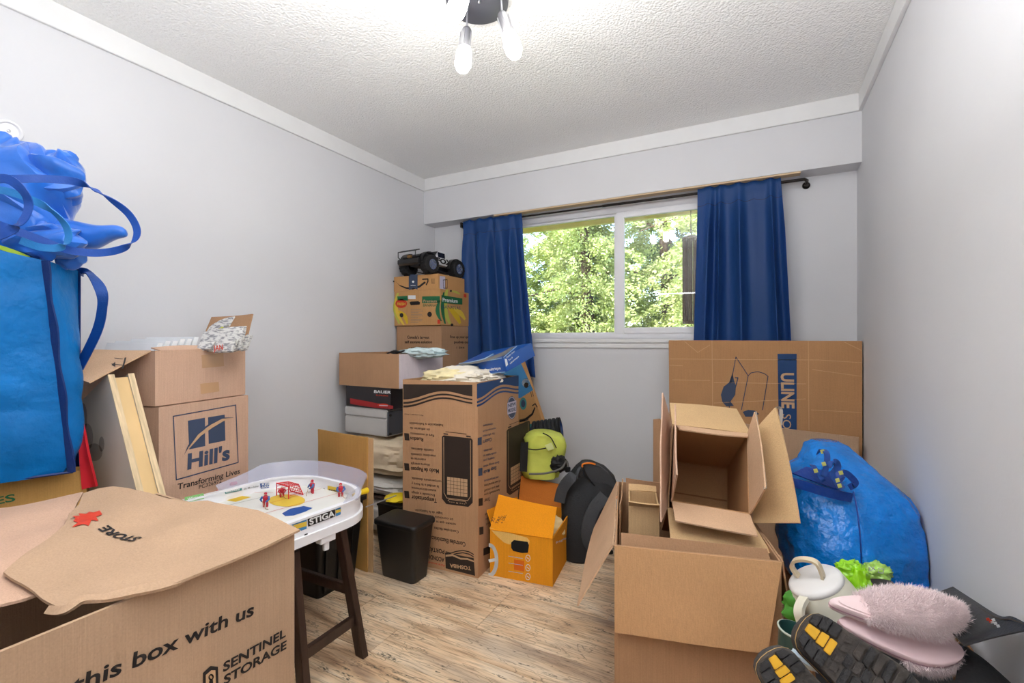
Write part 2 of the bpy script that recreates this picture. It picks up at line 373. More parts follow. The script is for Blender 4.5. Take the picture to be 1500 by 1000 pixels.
random.seed(4); first = True; row = 0; y = YB
while y < YW:
    x = XL-random.choice([.1, .35, .6, .85, 1.05])
    while x < XR:
        if x+1.22 > XL:
            if first: o = pm; first = False
            else: o = bpy.data.objects.new('plank', pmesh); COL.objects.link(o); o.parent = fl
            o.location = (x, y, 0)
            if x < XL or x+1.22 > XR or y+.15 > YW:      # cut at the walls
                a0, a1, b1 = max(x, XL), min(x+1.2194, XR), min(y+.1494, YW)
                mm = MB().box(a0-x, .0006, -.004, a1-x, b1-y, 0); me = bpy.data.meshes.new('plank'); me.from_pydata(mm.v, [], mm.f); me.materials.append(PLANK); o.data = me
        x += 1.22
    y += .15; row += 1

# window: white sliding unit
wf = struct('window_1', MB().box(WX0, YW+.03, WZ0, WX1, YW+.10, WZ0+.035).box(WX0, YW+.03, WZ1-.05, WX1, YW+.10, WZ1).box(WX0, YW+.03, WZ0+.035, WX0+.04, YW+.10, WZ1-.05).box(WX1-.04, YW+.03, WZ0+.035, WX1, YW+.10, WZ1-.05), WHITE, bevel=.003)
GLASS = mat('window_glass', (235, 242, 240), .0)
t_ = GLASS.node_tree; N_ = t_.nodes; L_ = t_.links; tr = N_.new('ShaderNodeBsdfTransparent'); gl = N_.new('ShaderNodeBsdfGlossy'); gl.inputs['Roughness'].default_value = .01
fr = N_.new('ShaderNodeFresnel'); fr.inputs[0].default_value = 1.5; mxs = N_.new('ShaderNodeMixShader'); L_.new(fr.outputs[0], mxs.inputs[0]); L_.new(tr.outputs[0], mxs.inputs[1]); L_.new(gl.outputs[0], mxs.inputs[2]); L_.new(mxs.outputs[0], N_['Material Output'].inputs[0])
XM = -.865
s1 = MB().box(WX0+.04, YW+.055, WZ0+.035, WX0+.06, YW+.085, WZ1-.05).box(XM-.03, YW+.055, WZ0+.035, XM+.005, YW+.085, WZ1-.05).box(WX0+.06, YW+.055, WZ1-.065, XM-.03, YW+.085, WZ1-.05).box(WX0+.06, YW+.055, WZ0+.035, XM-.03, YW+.085, WZ0+.045).build('sash', WHITE, wf, bevel=.002)
MB().box(WX0+.06, YW+.068, WZ0+.045, XM-.03, YW+.073, WZ1-.065).build('pane', GLASS, s1)
s2 = MB().box(XM-.01, YW+.025, WZ0+.035, XM+.045, YW+.053, WZ1-.05).box(WX1-.09, YW+.025, WZ0+.035, WX1-.04, YW+.053, WZ1-.05).box(XM+.045, YW+.025, WZ1-.09, WX1-.09, YW+.053, WZ1-.05).box(XM+.045, YW+.025, WZ0+.035, WX1-.09, YW+.053, WZ0+.075).build('sash', WHITE, wf, bevel=.003)
MB().box(XM+.045, YW+.037, WZ0+.075, WX1-.09, YW+.041, WZ1-.09).build('pane', GLASS, s2)
struct('trim_5', MB().box(WX0-.05, YW-.022, 1.132, WX1+.05, YW+.035, 1.16).box(WX0-.04, YW-.012, 1.096, WX1+.04, YW, 1.132), TRIMP, bevel=.003, label='white window stool and apron moulding')
struct('trim_6', MB().box(WX0-.02, YW-.01, WZ1-.01, WX1+.02, YW+.03, 2.082), TRIMP)
WOODRAW = mat('raw_pine', (206, 180, 148), .7, var=.08, vs_=14, stretch=(.1, 1, 1))
tag(MB().box(-1.75, 3.04, 2.072, .20, 3.095, 2.0815).build('pine_strip', WOODRAW, loc=None), 'raw pine strip under the header beam behind the curtain rod', 'board')

# curtain rod
IRON = mat('dark_bronze_rod', (36, 30, 28), .35, metal=.6)
RL, RR = V3((-2.06, 3.085, 2.052)), V3((.19, 3.085, 2.046))
cr = thing('curtain_rod', 'dark bronze curtain rod under the beam with round end cap', 'curtain rod', (-.9, 3.085, 2.05))
MB().tube([RL, RL.lerp(RR, .55)], .0065, 12).tube([RL.lerp(RR, .5), RR], .0085, 12).build('pole', IRON, cr, smooth=True)
MB().tube([RR, RR+V3((.03, .0, 0)), RR+V3((.045, .03, 0)), RR+V3((.045, .08, -.005))], .0085, 12).build('end_bend', IRON, cr, smooth=True)
MB().lathe([(0, 0), (.02, .0), (.02, .008), (.012, .014), (.012, .03), (0, .03)], RR+V3((.045, .0915, -.012)), (0, -1, 0), 16).build('mounting_cup', IRON, cr, smooth=True)
MB().box(-2.075, 3.078, 2.03, -2.06, YW-.001, 2.07).build('mounting_cup', IRON, cr)

# curtains
CURT = mat('navy_satin_curtain', (40, 78, 136), .45, var=.05, vs_=3, spec=.3, bump=.05, bs=400)
def tl(m, amt, col):
    t = m.node_tree; N = t.nodes; L = t.links; b = N['Principled BSDF']; tb = N.new('ShaderNodeBsdfTranslucent'); tb.inputs[0].default_value = srgb(col)
    x = N.new('ShaderNodeMixShader'); x.inputs[0].default_value = amt; L.new(b.outputs[0], x.inputs[1]); L.new(tb.outputs[0], x.inputs[2]); L.new(x.outputs[0], N['Material Output'].inputs[0])
tl(CURT, .28, (16, 96, 210))
def curtain(label, xt0, xt1, xb0, xb1, zb0, zb1, folds, seed):
    r = thing('curtain', label, 'curtain', ((xt0+xt1)/2, 3.085, 0))
    NU, NV = 150, 44; G = []
    for j in range(NV+1):
        v = j/NV
        for i in range(NU+1):
            u = i/NU; zb = zb0+(zb1-zb0)*u
            zt = 2.078-.012*abs(math.sin(u*17+seed)); z = zt+(zb-zt)*v
            ph = u*folds*2*math.pi+1.7*math.sin(u*8+seed)+1.1*math.sin(u*19+seed*2)*(1-.5*v)+.5*noise.noise(V3((u*3, v*1.2, seed)))
            amp = .010+.024*min(1, v*3.2)+.008*noise.noise(V3((u*4+seed, v*2, 0)))
            if v < .085: amp = .006
            if .085 <= v < .115: amp *= .8
            x = (xt0+(xt1-xt0)*u)*(1-v)+(xb0+(xb1-xb0)*u)*v+.007*math.cos(ph)*min(1, v*4)
            yy = 3.083-.006-amp*math.sin(ph)-(.012 if v < .09 else .016*min(1, (v-.09)*8))
            if v >= .085: yy -= .012
            G.append(V3((x, min(yy, 3.14), z)))
    W = NU+1; mb = MB(); n = len(G); F = [(j*W+i, j*W+i+1, (j+1)*W+i+1, (j+1)*W+i) for j in range(NV) for i in range(NU)]
    mb.add(G, F); o = mb.build('drape', CURT, r, smooth=True, norm=False, sharp=80); md = o.modifiers.new('t', 'SOLIDIFY'); md.thickness = .0015
    hb = MB(); pts = [G[4*W+i]+V3((0, -.0035, 0)) for i in range(0, W)]; hb.ribbon(pts, .003, (0, 0, 1), .001, 1); hb.build('hem_stitching', mat('curtain_stitch', (18, 44, 92), .6), r)
curtain('left navy blue curtain hanging behind the stacked boxes', -2.035, -1.53, -1.99, -1.41, .915, .885, 4, 1.3)
curtain('right navy blue curtain hanging behind the largest flattened carton', -.335, .105, -.37, .16, .90, .90, 4, 4.1)

# round white plate on the left wall
q = at(12, 192, X=XL+.001)
rp = thing('wall_bumper', 'round white knob plate on the left wall above the blue bags', 'wall plate', q)
MB().lathe([(0, 0), (.037, 0), (.039, .004), (.037, .010), (.030, .012), (.026, .006), (0, .006)], q, (1, 0, 0), 32).build('plate', WHITE, rp, smooth=True)
MB().lathe([(0, .006), (.006, .006), (.005, .009), (0, .010)], q, (1, 0, 0), 12).build('screw', CHROME, rp, smooth=True)

# ceiling spotlight fixture
PL = V3((-.941, 1.511, CEIL)); lf = thing('ceiling_light', 'brushed steel ceiling fixture with frosted spot bulbs', 'light', PL)
GREYST = mat('grey_steel_plate', (108, 108, 118), .4, metal=.5)
MB().lathe([(0, 0), (.116, 0), (.118, -.006), (.116, -.026), (.108, -.031), (0, -.031)], PL, UP, 48).build('ceiling_plate', GREYST, lf, smooth=True)
MB().lathe([(0, -.031), (.006, -.031), (.006, -.040), (0, -.043)], PL+V3((.02, -.02, 0)), UP, 12).build('screw_cap', CHROME, lf, smooth=True)
BULB = mat('lit_frosted_bulb', (255, 252, 244), .4, emit=BULB_E)
def spot(base, head, tip):
    base, head, tip = V3(base), V3(head), V3(tip); ax = (tip-head).normalized(); L = (tip-head).length
    arm = MB().tube([base, head+V3((0, 0, .012)), head], .004, 10).build('arm', CHROME, lf, smooth=True)
    s = MB().lathe([(0, -.004), (.010, -.004), (.017, .006), (.020, .018), (.0215, L*.5), (.019, L*.5)], head, ax, 20).build('lamp_socket', CHROME, lf, smooth=True, sharp=50)
    for k in range(5):
        a = 2*math.pi*k/5; e = V3((1, 0, 0)) if abs(ax.x) < .8 else V3((0, 1, 0)); p = (e-ax*e.dot(ax)).normalized(); p = Matrix.Rotation(a, 3, ax) @ p
        MB().tube([head+ax*.02+p*.0213, head+ax*(L*.48)+p*.0222], .0022, 6).build('rib', CHROME, s, smooth=True)
    MB().lathe([(.018, L*.46), (.026, L*.52), (.031, L*.72), (.030, L*.86), (.022, L*.96), (0, L)], head, ax, 24).build('bulb', BULB, lf, smooth=True)
spot(at(685, 5, t=1.80)+V3((0, 0, .05)), at(684, 42, t=1.78), at(677, 104, t=1.73))
spot(at(733, -8, t=1.74)+V3((0, 0, .02)), at(735, 20, t=1.72), at(756, 83, t=1.66))
spot(PL+V3((-.05, -.06, -.03)), at(690, -38, t=1.60), at(663, 27, t=1.52))
spot(PL+V3((.06, -.07, -.03)), PL+V3((.08, -.16, -.06)), PL+V3((.14, -.28, -.07)))

# ------------------------------------------------------------------ outdoors
LEAF = mat('conifer_sunlit_pale', (180, 192, 122), .7, var=.35, vs_=3); LEAF2 = mat('deep_green_foliage', (70, 100, 60), .7, var=.35, vs_=4); BARK = mat('tree_bark', (92, 72, 56), .9, var=.2, vs_=20, bump=.4, bs=40)  # sunlight is put into the pale leaf colour; the deep one adds contrast
tl(LEAF, .15, (190, 200, 100)); tl(LEAF2, .15, (80, 120, 60))
def foliage(seed, H, R, nb, per, zlo=.3):
    rg = np.random.default_rng(seed); z = zlo+(H-zlo)*rg.random(nb)**1.1; ang = rg.random(nb)*6.283; rr = R*(1-(z-zlo)/(H-zlo)*.75)*(.45+.6*rg.random(nb))
    k = per; tt = rg.random((nb, k)); bx = rr[:, None]*(.35+.65*tt); side = rg.normal(0, .16, (nb, k))*(1.15-tt); drop = -.25*tt**2*rr[:, None]+rg.normal(0, .035, (nb, k))
    ca, sa = np.cos(ang)[:, None], np.sin(ang)[:, None]
    P = np.stack([bx*ca-side*sa, bx*sa+side*ca, z[:, None]+drop], -1).reshape(-1, 3)
    n = len(P); d = np.stack([np.repeat(ca, k, 1), np.repeat(sa, k, 1), np.full((nb, k), -.2)], -1).reshape(-1, 3)+rg.normal(0, .5, (n, 3)); d /= np.linalg.norm(d, axis=1)[:, None]
    e = np.cross(d, rg.normal(0, 1, (n, 3))); e /= np.linalg.norm(e, axis=1)[:, None]; l = (.030+.038*rg.random(n))[:, None]; wd = l*.27
    Q = np.stack([P, P+d*l*.5+e*wd, P+d*l, P+d*l*.5-e*wd], 1).reshape(-1, 3)
    me = bpy.data.meshes.new('foliage'); me.vertices.add(len(Q)); me.vertices.foreach_set('co', Q.ravel()); me.loops.add(4*n); me.loops.foreach_set('vertex_index', np.arange(4*n, dtype=np.int32))
    me.polygons.add(n); me.polygons.foreach_set('loop_start', np.arange(0, 4*n, 4, dtype=np.int32)); me.update(calc_edges=True); me.validate(); return me
FM = [foliage(1, 6.2, 2.0, 420, 230, -.6), foliage(2, 5.4, 1.8, 400, 220, -.6), foliage(3, 4.2, 1.9, 330, 200, -.6)]
grd = struct('floor_outside', MB().box(-40, 3.35, -.75, 30, 45, -.7), mat('lawn', (96, 122, 60), .95, var=.2, vs_=3)); grd.name = 'ground'
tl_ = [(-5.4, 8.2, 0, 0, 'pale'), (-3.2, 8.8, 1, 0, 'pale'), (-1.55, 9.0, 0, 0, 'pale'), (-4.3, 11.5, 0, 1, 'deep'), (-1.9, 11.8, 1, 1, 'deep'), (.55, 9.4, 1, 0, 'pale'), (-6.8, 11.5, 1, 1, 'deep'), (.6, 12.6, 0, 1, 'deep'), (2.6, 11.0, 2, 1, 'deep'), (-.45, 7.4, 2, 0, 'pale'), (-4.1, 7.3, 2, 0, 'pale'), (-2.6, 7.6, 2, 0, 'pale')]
labs = ['sunlit pale conifer partly behind the left curtain', 'sunlit conifer filling the left window pane', 'tall conifer behind the window mullion', 'deep green tree behind the conifers at far left', 'deep green tree behind the conifers near the mullion',
        'sunlit conifer at the right edge of the right pane', 'deep green tree beyond, hidden mostly by the left curtain', 'deep green tree seen beyond the right pane', 'deep green tree beyond the right curtain', 'low bushy conifer nearest the right pane', 'low bushy conifer beside the left curtain', 'low bushy conifer in the middle of the left pane']
random.seed(9)
for i, (x, y, f, c, k) in enumerate(tl_):
    r = thing('conifer_tree', labs[i], 'tree', (x, y, -.7), 'trees outside the window')
    s = 1+.08*math.sin(i*3); me = FM[f]
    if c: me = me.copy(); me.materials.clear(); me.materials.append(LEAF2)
    elif not me.materials: me.materials.append(LEAF)
    fo = bpy.data.objects.new('foliage', me); COL.objects.link(fo); fo.parent = r; fo.location = (0, 0, .7); fo.rotation_euler = (0, 0, i*2.1); fo.scale = (s, s, s); fo['kind'] = 'stuff'
    tk = MB().tube([(x, y, -.72), (x+.05, y, 1.5), (x-.03, y+.03, 3.2), (x, y, 6.2 if f < 2 else 3.6)], [.13, .11, .07, .02], 10)
    for q in range(9): a = q*2.4+i; z = .2+q*.5 if f < 2 else .1+q*.35; tk.tube([(x, y, z), (x+.6*math.cos(a), y+.6*math.sin(a), z+.12), (x+1.25*math.cos(a), y+1.25*math.sin(a), z-.05)], [.03, .018, .006], 6)
    tk.build('trunk', BARK, r, smooth=True)
# slatted brown feeder hanging outside by the right curtain
c = at(1012, 400, Y=3.66); top = V3((c.x, c.y, 2.19)); fd = thing('hanging_chime', 'brown slatted hanging chime outside beside the right curtain', 'wind chime', (c.x, c.y, 1.3))
RUST = mat('rusty_brown_slats', (84, 58, 36), .8, var=.2, vs_=30)
z0, z1 = at(1012, 474, Y=3.66).z, at(1012, 348, Y=3.66).z
MB().lathe([(0, z1+.02), (.04, z1+.01), (.062, z1), (.062, z1-.012), (0, z1-.012)], (c.x, c.y, 0), UP, 18).build('cap', RUST, fd, smooth=True)
MB().lathe([(0, z0), (.058, z0), (.058, z0+.02), (0, z0+.02)], (c.x, c.y, 0), UP, 18).build('base', RUST, fd, smooth=True)
for k in range(12):
    a = k*math.pi/6; MB().box(c.x+.052*math.cos(a)-.006, c.y+.052*math.sin(a)-.006, z0+.02, c.x+.052*math.cos(a)+.006, c.y+.052*math.sin(a)+.006, z1-.012).build('slat', RUST, fd)
MB().tube([(c.x, c.y, z1+.015), top], .003, 6).build('cord', RUST, fd)

# ================================================================== LEFT SIDE
def onface(o, a, b):                       # plane of the carton face that starts at o and runs along a, facing away from b
    return Print(o, -V3(b))
# ---- front moving box, open, flaps folded in
FB0 = V3((-.97, .15, 0)); FW_, FD, FH = .60, .595, .70        # x extent (to the left), y extent
fb = carton('moving_box', 'large open moving box in the foreground with storage company lettering and a torn flap', (-1.57, .15, 0), (1, 0, 0), (0, 1, 0), FH, C_TAN, FW_, FD, th=.007)
p = Print((-.97, .15, 0), (1, 0, 0))
p.text('black', 'Store this box with us', (-60, 1090), (371, 900), 22, .022)
p.text('black', 'SENTINEL', (326, 984), (418, 931.5), 12.5, .03); p.text('black', 'STORAGE', (327, 1003), (419, 949), 12.5, .03)
p.poly('black', [(297, 1010), (297, 985), (308, 975), (319, 976), (320, 1012)]); p.poly('cardlt', [(301, 1010), (301, 988), (309, 981), (315, 981), (316, 1010)], 1)
p.ring('black', (308.5, 991), 3, 3.6, 1.8, 2); p.poly('black', [(306, 996), (311, 995), (313, 1012), (304, 1012)], 2); p.line('black', [(301, 1003), (316, 1001)], 2, 3)
p.build(fb)
# top flap with the printed leaf: outline as photographed, bulging up towards the back
def flapz(x, y):
    q = (y-.15)/.6; s = (-.97-x)/.6
    return .704+.05*max(0, q)**1.5*min(1, max(0, s)*1.6)+.006*math.sin(9*x+6*y)+.010*noise.noise(V3((x*9, y*7, 2)))*min(1, s*4)
def planar(outline_px, zref, nx=26, name='flap', mt=None, zf=flapz, th=.005, parent=None, lab=None):
    """sheet cut to an outline that lies on the sloping lid surface"""
    poly = []
    for (px_, py_) in outline_px:
        q = at(px_, py_, z=zref)
        for _ in range(6): q = at(px_, py_, z=zf(q.x, q.y))
        poly.append(q)
    bm = bmesh.new(); vs_ = [bm.verts.new((q.x, q.y, 0)) for q in poly]; bm.faces.new(vs_)
    xs = [q.x for q in poly]; ys = [q.y for q in poly]
    for k in range(1, nx):
        X_ = min(xs)+(max(xs)-min(xs))*k/nx; g = bm.verts[:]+bm.edges[:]+bm.faces[:]; bmesh.ops.bisect_plane(bm, geom=g, plane_co=(X_, 0, 0), plane_no=(1, 0, 0))
        Y_ = min(ys)+(max(ys)-min(ys))*k/nx; g = bm.verts[:]+bm.edges[:]+bm.faces[:]; bmesh.ops.bisect_plane(bm, geom=g, plane_co=(0, Y_, 0), plane_no=(0, 1, 0))
    for v in bm.verts: v.co.z = zf(v.co.x, v.co.y)
    r = bmesh.ops.extrude_face_region(bm, geom=bm.faces[:])
    for v in r['geom']:
        if isinstance(v, bmesh.types.BMVert): v.co.z -= th
    bm.verts.index_update(); mb = MB(); mb.add([v.co.copy() for v in bm.verts], [tuple(v.index for v in f.verts) for f in bm.faces]); bm.free()
    return mb.build(name, mt, parent, smooth=True, label=lab)
planar([(439.5, 775), (410, 761), (378, 747), (340, 740), (304, 734), (272, 736), (240, 728), (189, 715), (165, 712), (144, 715), (122, 722), (116, 738), (101, 752), (96, 767), (75, 785), (40, 808), (5, 837), (50, 866), (95, 893), (112, 881), (150, 873), (195, 868), (260, 852), (330, 824), (390, 799)], .72, mt=C_TAN, parent=fb, lab='flap with a red leaf and the word STORE')
def z2(x, y): return flapz(x, y)-.012
planar([(122, 720), (60, 734), (0, 744), (-60, 757), (-60, 900), (0, 885), (30, 878), (60, 868), (30, 845), (20, 830), (60, 800), (96, 770), (106, 752)], .70, mt=C_PINK, parent=fb, zf=z2)
# crumpled strip of the near flap along the front rim
cs = MB(); A_ = [at(70, 893, z=.706), at(95, 893, z=.708), at(120, 878, z=.716), at(150, 876, z=.712), at(195, 866, z=.714), at(235, 858, z=.708), at(262, 851, z=.704)]
cs.ribbon(A_, [.012, .022], [V3((-1, 0, .3)), V3((-1, .1, .5)), V3((-1, 0, .1)), V3((-1, 0, .5)), V3((-1, 0, .1))], .006, 8)
cs.build('crumpled_edge', C_TAN, fb, smooth=True)
# lettering on the flap follows its slope
def onlid(dx=0): 
    c = at(160, 790, z=.735); return c
c = at(160, 790, z=.728); e = 1e-2; nn = V3((-(flapz(c.x+e, c.y)-flapz(c.x-e, c.y))/(2*e), -(flapz(c.x, c.y+e)-flapz(c.x, c.y-e))/(2*e), 1)).normalized()
c.z = flapz(c.x, c.y)
def drape(o):
    for v in o.data.vertices:
        wv = v.co+ORG[o.name]; v.co.z = flapz(wv.x, wv.y)+.0022-ORG[o.name].z
p = Print(c, nn)
p.text('black', 'STORE', (209, 789), (158, 775), 13, .03)
leaf = [(152, 762), (156, 768), (147, 771), (150, 775), (140, 775), (136, 781), (128, 780), (111, 785), (120, 779), (113, 778), (117, 774), (112, 770), (123, 770), (121, 765), (132, 767), (137, 763), (143, 765)]
p.poly('red', [(x-6, y-2) for x, y in leaf]); p.line('black', [(104, 773), (109, 771)], 2)
b4 = set(bpy.data.objects.keys()); p.build(fb, {'red': 'leaf_print', 'black': 'printed_lettering'})
for k_ in set(bpy.data.objects.keys())-b4: drape(bpy.data.objects[k_])
MB().box(-1.555, .165, .30, -.985, .73, .32).build('dark_interior', mat('dark_inside_black', (14, 14, 15), .95), fb)  # black sheet put in for the dark inside of the box; no padding

# ---- box under the tall bag
ua = V3((-.37, -.93, 0)).normalized(); ub = V3((-.93, .37, 0)).normalized()
o1 = V3((-1.90, .700, 0)); es = carton('carton', 'brown carton with green letters under the tall blue bag', o1, ua, ub, .735, C_GOLD, .46, .30, open_=False)
p = onface(o1, ua, ub); p.text('green', 'APPLES', (-95, 757), (23, 733), 11, .02); p.build(es)

# ---- tall blue bag
TB = [V3(q) for q in ((-1.865, .655, .742), (-2.02, .265, .742), (-2.24, .365, .742), (-1.955, .700, .742))]
TT = [at(68, 382, t=1.395), at(-170, 330, t=1.18), at(-150, 352, t=1.40), at(116, 396, t=1.545)]
tb = thing('shopping_bag', 'tall stuffed blue shopping bag with dark piping at the left edge', 'bag', (-2.02, .5, .742))
rings = []; NR = 60
for j in range(NR+1):
    v = j/NR; c4 = [TB[k].lerp(TT[k], v) for k in range(4)]
    if v < .12: m = (c4[0]+c4[1]+c4[2]+c4[3])/4; c4 = [c_.lerp(m, .12*(1-v/.12)**2) for c_ in c4]
    ctr = (c4[0]+c4[1]+c4[2]+c4[3])/4; ring = []
    for k in range(4):
        a, b = c4[k], c4[(k+1) % 4]; n_ = 14 if k in (0, 2) else 8
        out = (b-a).cross(V3((0, 0, 1))).normalized(); out = out if out.dot((a+b)/2-ctr) > 0 else -out
        for i in range(n_):
            u = i/n_; pnt = a.lerp(b, u)+out*(.028*math.sin(math.pi*u)*math.sin(math.pi*min(1, v*.9+.1)))
            w_ = noise.noise(V3((pnt.x*5, pnt.y*5, pnt.z*4)))*.014+abs(noise.noise(V3((pnt.x*4+pnt.z*6, pnt.y*9, pnt.z*5+3))))*.022
            ring.append(pnt+out*w_*math.sin(math.pi*u)**.5)
    rings.append(ring)
MB().loft(rings).build('bag_body', BLUEBAG, tb, smooth=True, sharp=60)
PIPE = mat('navy_piping', (8, 44, 110), .5, bump=.2, bs=150)
edge = [TB[0].lerp(TT[0], v/16)+RT*(.004*math.sin(v*1.3))-FW*.006 for v in range(17)]
edge[0] = edge[0]+V3((0, 0, .006)); MB().ribbon(edge, .022, RT, .006, 3).build('piping', PIPE, tb, smooth=True)
edge = [TB[3].lerp(TT[3], v/16)+RT*.002-FW*.004 for v in range(17)]; MB().ribbon(edge, .012, RT, .004, 2).build('piping', PIPE, tb, smooth=True)
MB().tube([TB[0]+V3((0, 0, .004)), TB[1]+V3((0, 0, .004))], .004, 6).build('piping', PIPE, tb)
MB().ribbon([at(116, 398, t=1.53), at(133, 402, t=1.52), at(148, 425, t=1.5), at(150, 448, t=1.5), at(142, 485, t=1.52), at(116, 538, t=1.54)], .030, [V3((.3, -.6, .5)), FW, RT*.7+FW*.4, RT, RT, RT*.9-UP*.5], .003, 8).build('handle', mat('navy_handle', (12, 70, 150), .45, bump=.2, bs=200), tb, smooth=True)
MB().ribbon([at(-20, 356, t=1.33), at(18, 368, t=1.36), at(42, 378, t=1.39)], .012, UP, .003, 5).build('lining', mat('lime_lining', (170, 200, 40), .5), tb, smooth=True)

# ---- crumpled satin bag on top
sb = thing('satin_bag', 'crumpled shiny blue bag with long looped straps on top of the tall bag', 'bag', at(50, 380, t=1.45))
def crumple(ctr, r1, r2, r3, seed, amp=.35, nu=48, nv=30, ax=(RT, FW, UP)):
    mb = MB(); V = []; F = []
    for j in range(nv+1):
        th_ = math.pi*j/nv
        for i in range(nu):
            ph = 2*math.pi*i/nu; d = V3((math.sin(th_)*math.cos(ph), math.sin(th_)*math.sin(ph), math.cos(th_)))
            n1 = 1-2*abs(noise.noise(V3((d.x*1.5, d.y*1.5, d.z*2.1))+V3((seed, 0, 0)))); n2 = 1-2.4*abs(noise.noise(V3((d.x*1.6+d.z*1.4, d.y*1.6, d.z*3.4-d.x))+V3((0, seed, 0))))
            k = 1+amp*(.6*n1+.4*n2-.45); V.append(ctr+ax[0]*(d.x*r1*k)+ax[1]*(d.y*r2*k)+ax[2]*(d.z*r3*k))
    for j in range(nv):
        for i in range(nu): F.append((j*nu+i, j*nu+(i+1) % nu, (j+1)*nu+(i+1) % nu, (j+1)*nu+i))
    return mb.add(V, F)
def folds(ctr, r1, r2, r3, seed, amp=.22, nu=20, nv=12):
    rg = random.Random(seed); V = []; F = []
    for j in range(nv+1):
        th_ = math.pi*j/nv
        for i in range(nu):
            ph = 2*math.pi*(i+.5*(j % 2))/nu+.9*math.sin(th_*2+seed); d = V3((math.sin(th_)*math.cos(ph), math.sin(th_)*math.sin(ph), math.cos(th_)))
            k = 1+(rg.uniform(-amp, amp) if 0 < j < nv else 0)+.10*noise.noise(d*2+V3((seed, 0, 0))); V.append(ctr+RT*(d.x*r1*k)+FW*(d.y*r2*k)+UP*(d.z*r3*k))
    for j in range(nv):
        for i in range(nu):
            a, b, c_, d_ = j*nu+i, j*nu+(i+1) % nu, (j+1)*nu+(i+1) % nu, (j+1)*nu+i
            F += [(a, b, d_), (b, c_, d_)] if j % 2 else [(a, b, c_), (a, c_, d_)]
    return MB().add(V, F)
folds(at(20, 300, t=1.43), .155, .13, .195, 3, .2).build('bag_body', BLUESAT, sb, smooth=True, sharp=80, subd=1)
folds(at(58, 352, t=1.42), .135, .07, .060, 7, .25, 18, 9).build('fold', BLUESAT, sb, smooth=True, sharp=80, subd=1)
folds(at(85, 262, t=1.44), .075, .07, .085, 11, .28, 14, 9).build('fold', BLUESAT, sb, smooth=True, sharp=80, subd=1)
def cone(c0, c1, r0, r1, seed):
    rg = []; q_ = random.Random(seed)
    for j in range(9):
        v = j/8; c_ = c0.lerp(c1, v)+UP*.008*math.sin(v*9); r_ = r0+(r1-r0)*v; rg.append([c_+UP*(r_*math.cos(q*math.pi/5)*(1+q_.uniform(-.25, .25)))+FW*(r_*math.sin(q*math.pi/5)) for q in range(10)])
    return MB().loft(rg)
cone(at(80, 345, t=1.46), at(186, 343, t=1.50), .066, .014, 2).build('fold', BLUESAT, sb, smooth=True, sharp=80, subd=1)
cone(at(90, 385, t=1.47), at(122, 380, t=1.50), .030, .022, 5).build('fold', BLUESAT, sb, smooth=True, sharp=80, subd=1)
ST = mat('satin_strap', (34, 124, 196), .4, bump=.1, bs=200); ST2 = mat('satin_strap_dark', (14, 74, 166), .4, bump=.1, bs=200)
MB().ribbon([at(-30, 262, t=1.24), at(20, 262, t=1.25), at(70, 262, t=1.29), at(118, 268, t=1.33), at(155, 288, t=1.36), at(188, 313, t=1.38), at(201, 340, t=1.38), at(188, 360, t=1.36), at(150, 370, t=1.32), at(100, 366, t=1.28), at(50, 348, t=1.24), at(0, 330, t=1.2), at(-40, 318, t=1.2)], .021, [UP, UP, UP*.9+RT*.1, RT*.5-UP*.5, RT, RT, RT*.6+UP, UP, UP, UP, UP], .0025, 8).build('strap', ST2, sb, smooth=True)
MB().ribbon([at(-30, 275, t=1.22), at(10, 280, t=1.22), at(45, 292, t=1.23), at(75, 308, t=1.24), at(96, 330, t=1.26), at(100, 350, t=1.26), at(88, 362, t=1.25), at(60, 362, t=1.23), at(30, 352, t=1.22)], .019, [UP, UP, UP*.8-RT*.4, RT*.9-UP*.4, RT, RT, RT*.4+UP, UP, UP], .0025, 8).build('strap', ST, sb, smooth=True)
MB().ribbon([at(-25, 266, t=1.16), at(10, 262, t=1.16), at(34, 280, t=1.17), at(42, 300, t=1.18), at(34, 322, t=1.17), at(10, 340, t=1.16), at(-25, 352, t=1.15)], .022, [UP, UP, RT, RT, RT, UP, UP], .0025, 8).build('strap', ST2, sb, smooth=True)
# red cloth between bag and plywood
rc = thing('red_cloth', 'strip of red cloth showing between the tall bag and the plywood', 'cloth', at(128, 690, t=1.50))
MB().sheet([at(115, 610, t=1.497), at(122, 622, t=1.50), at(142, 712, t=1.50), at(122, 716, t=1.50)], 6, 10, .012, .01, .01, 2).build('fold', mat('red_fabric', (206, 22, 40), .7, var=.1), rc, smooth=True)

# ---- leaning plywood sandwich
PLY = mat('plywood_face', (196, 186, 172), .7, var=.06, vs_=5, stretch=(1, 1, .25)); PLYE = mat('plywood_edge', (214, 190, 152), .8, var=.22, vs_=120, stretch=(.2, 1, .04)); PINE = mat('pine_stud', (216, 182, 128), .6, var=.1, vs_=8, stretch=(1, 1, .15))
py_ = thing('plywood_frame', 'leaning plywood panel with a pine stud between two sheets beside the blue bag', 'wood panel', (-1.5, .80, 0))
top = at(150, 551, Y=.765); bot = at(191, 718, Y=.765); d_ = (bot-top).normalized(); foot = top+d_*((top.z-.004)/-d_.z); wv = -(V3((0, 1, 0)).cross(-d_)); wv = wv if wv.x < 0 else -wv
Lp = (foot-top).length
def pan(y0, y1, nm, mt, w0=0., w1=.30, lt=0.): return MB().slab(V3((foot.x, y0, foot.z+.0))+wv*w0+V3((0, 0, .078)), -d_*(Lp-.08-lt), wv*(w1-w0), V3((0, y1-y0, 0))).build(nm, mt, py_, bevel=.0006)
MB()
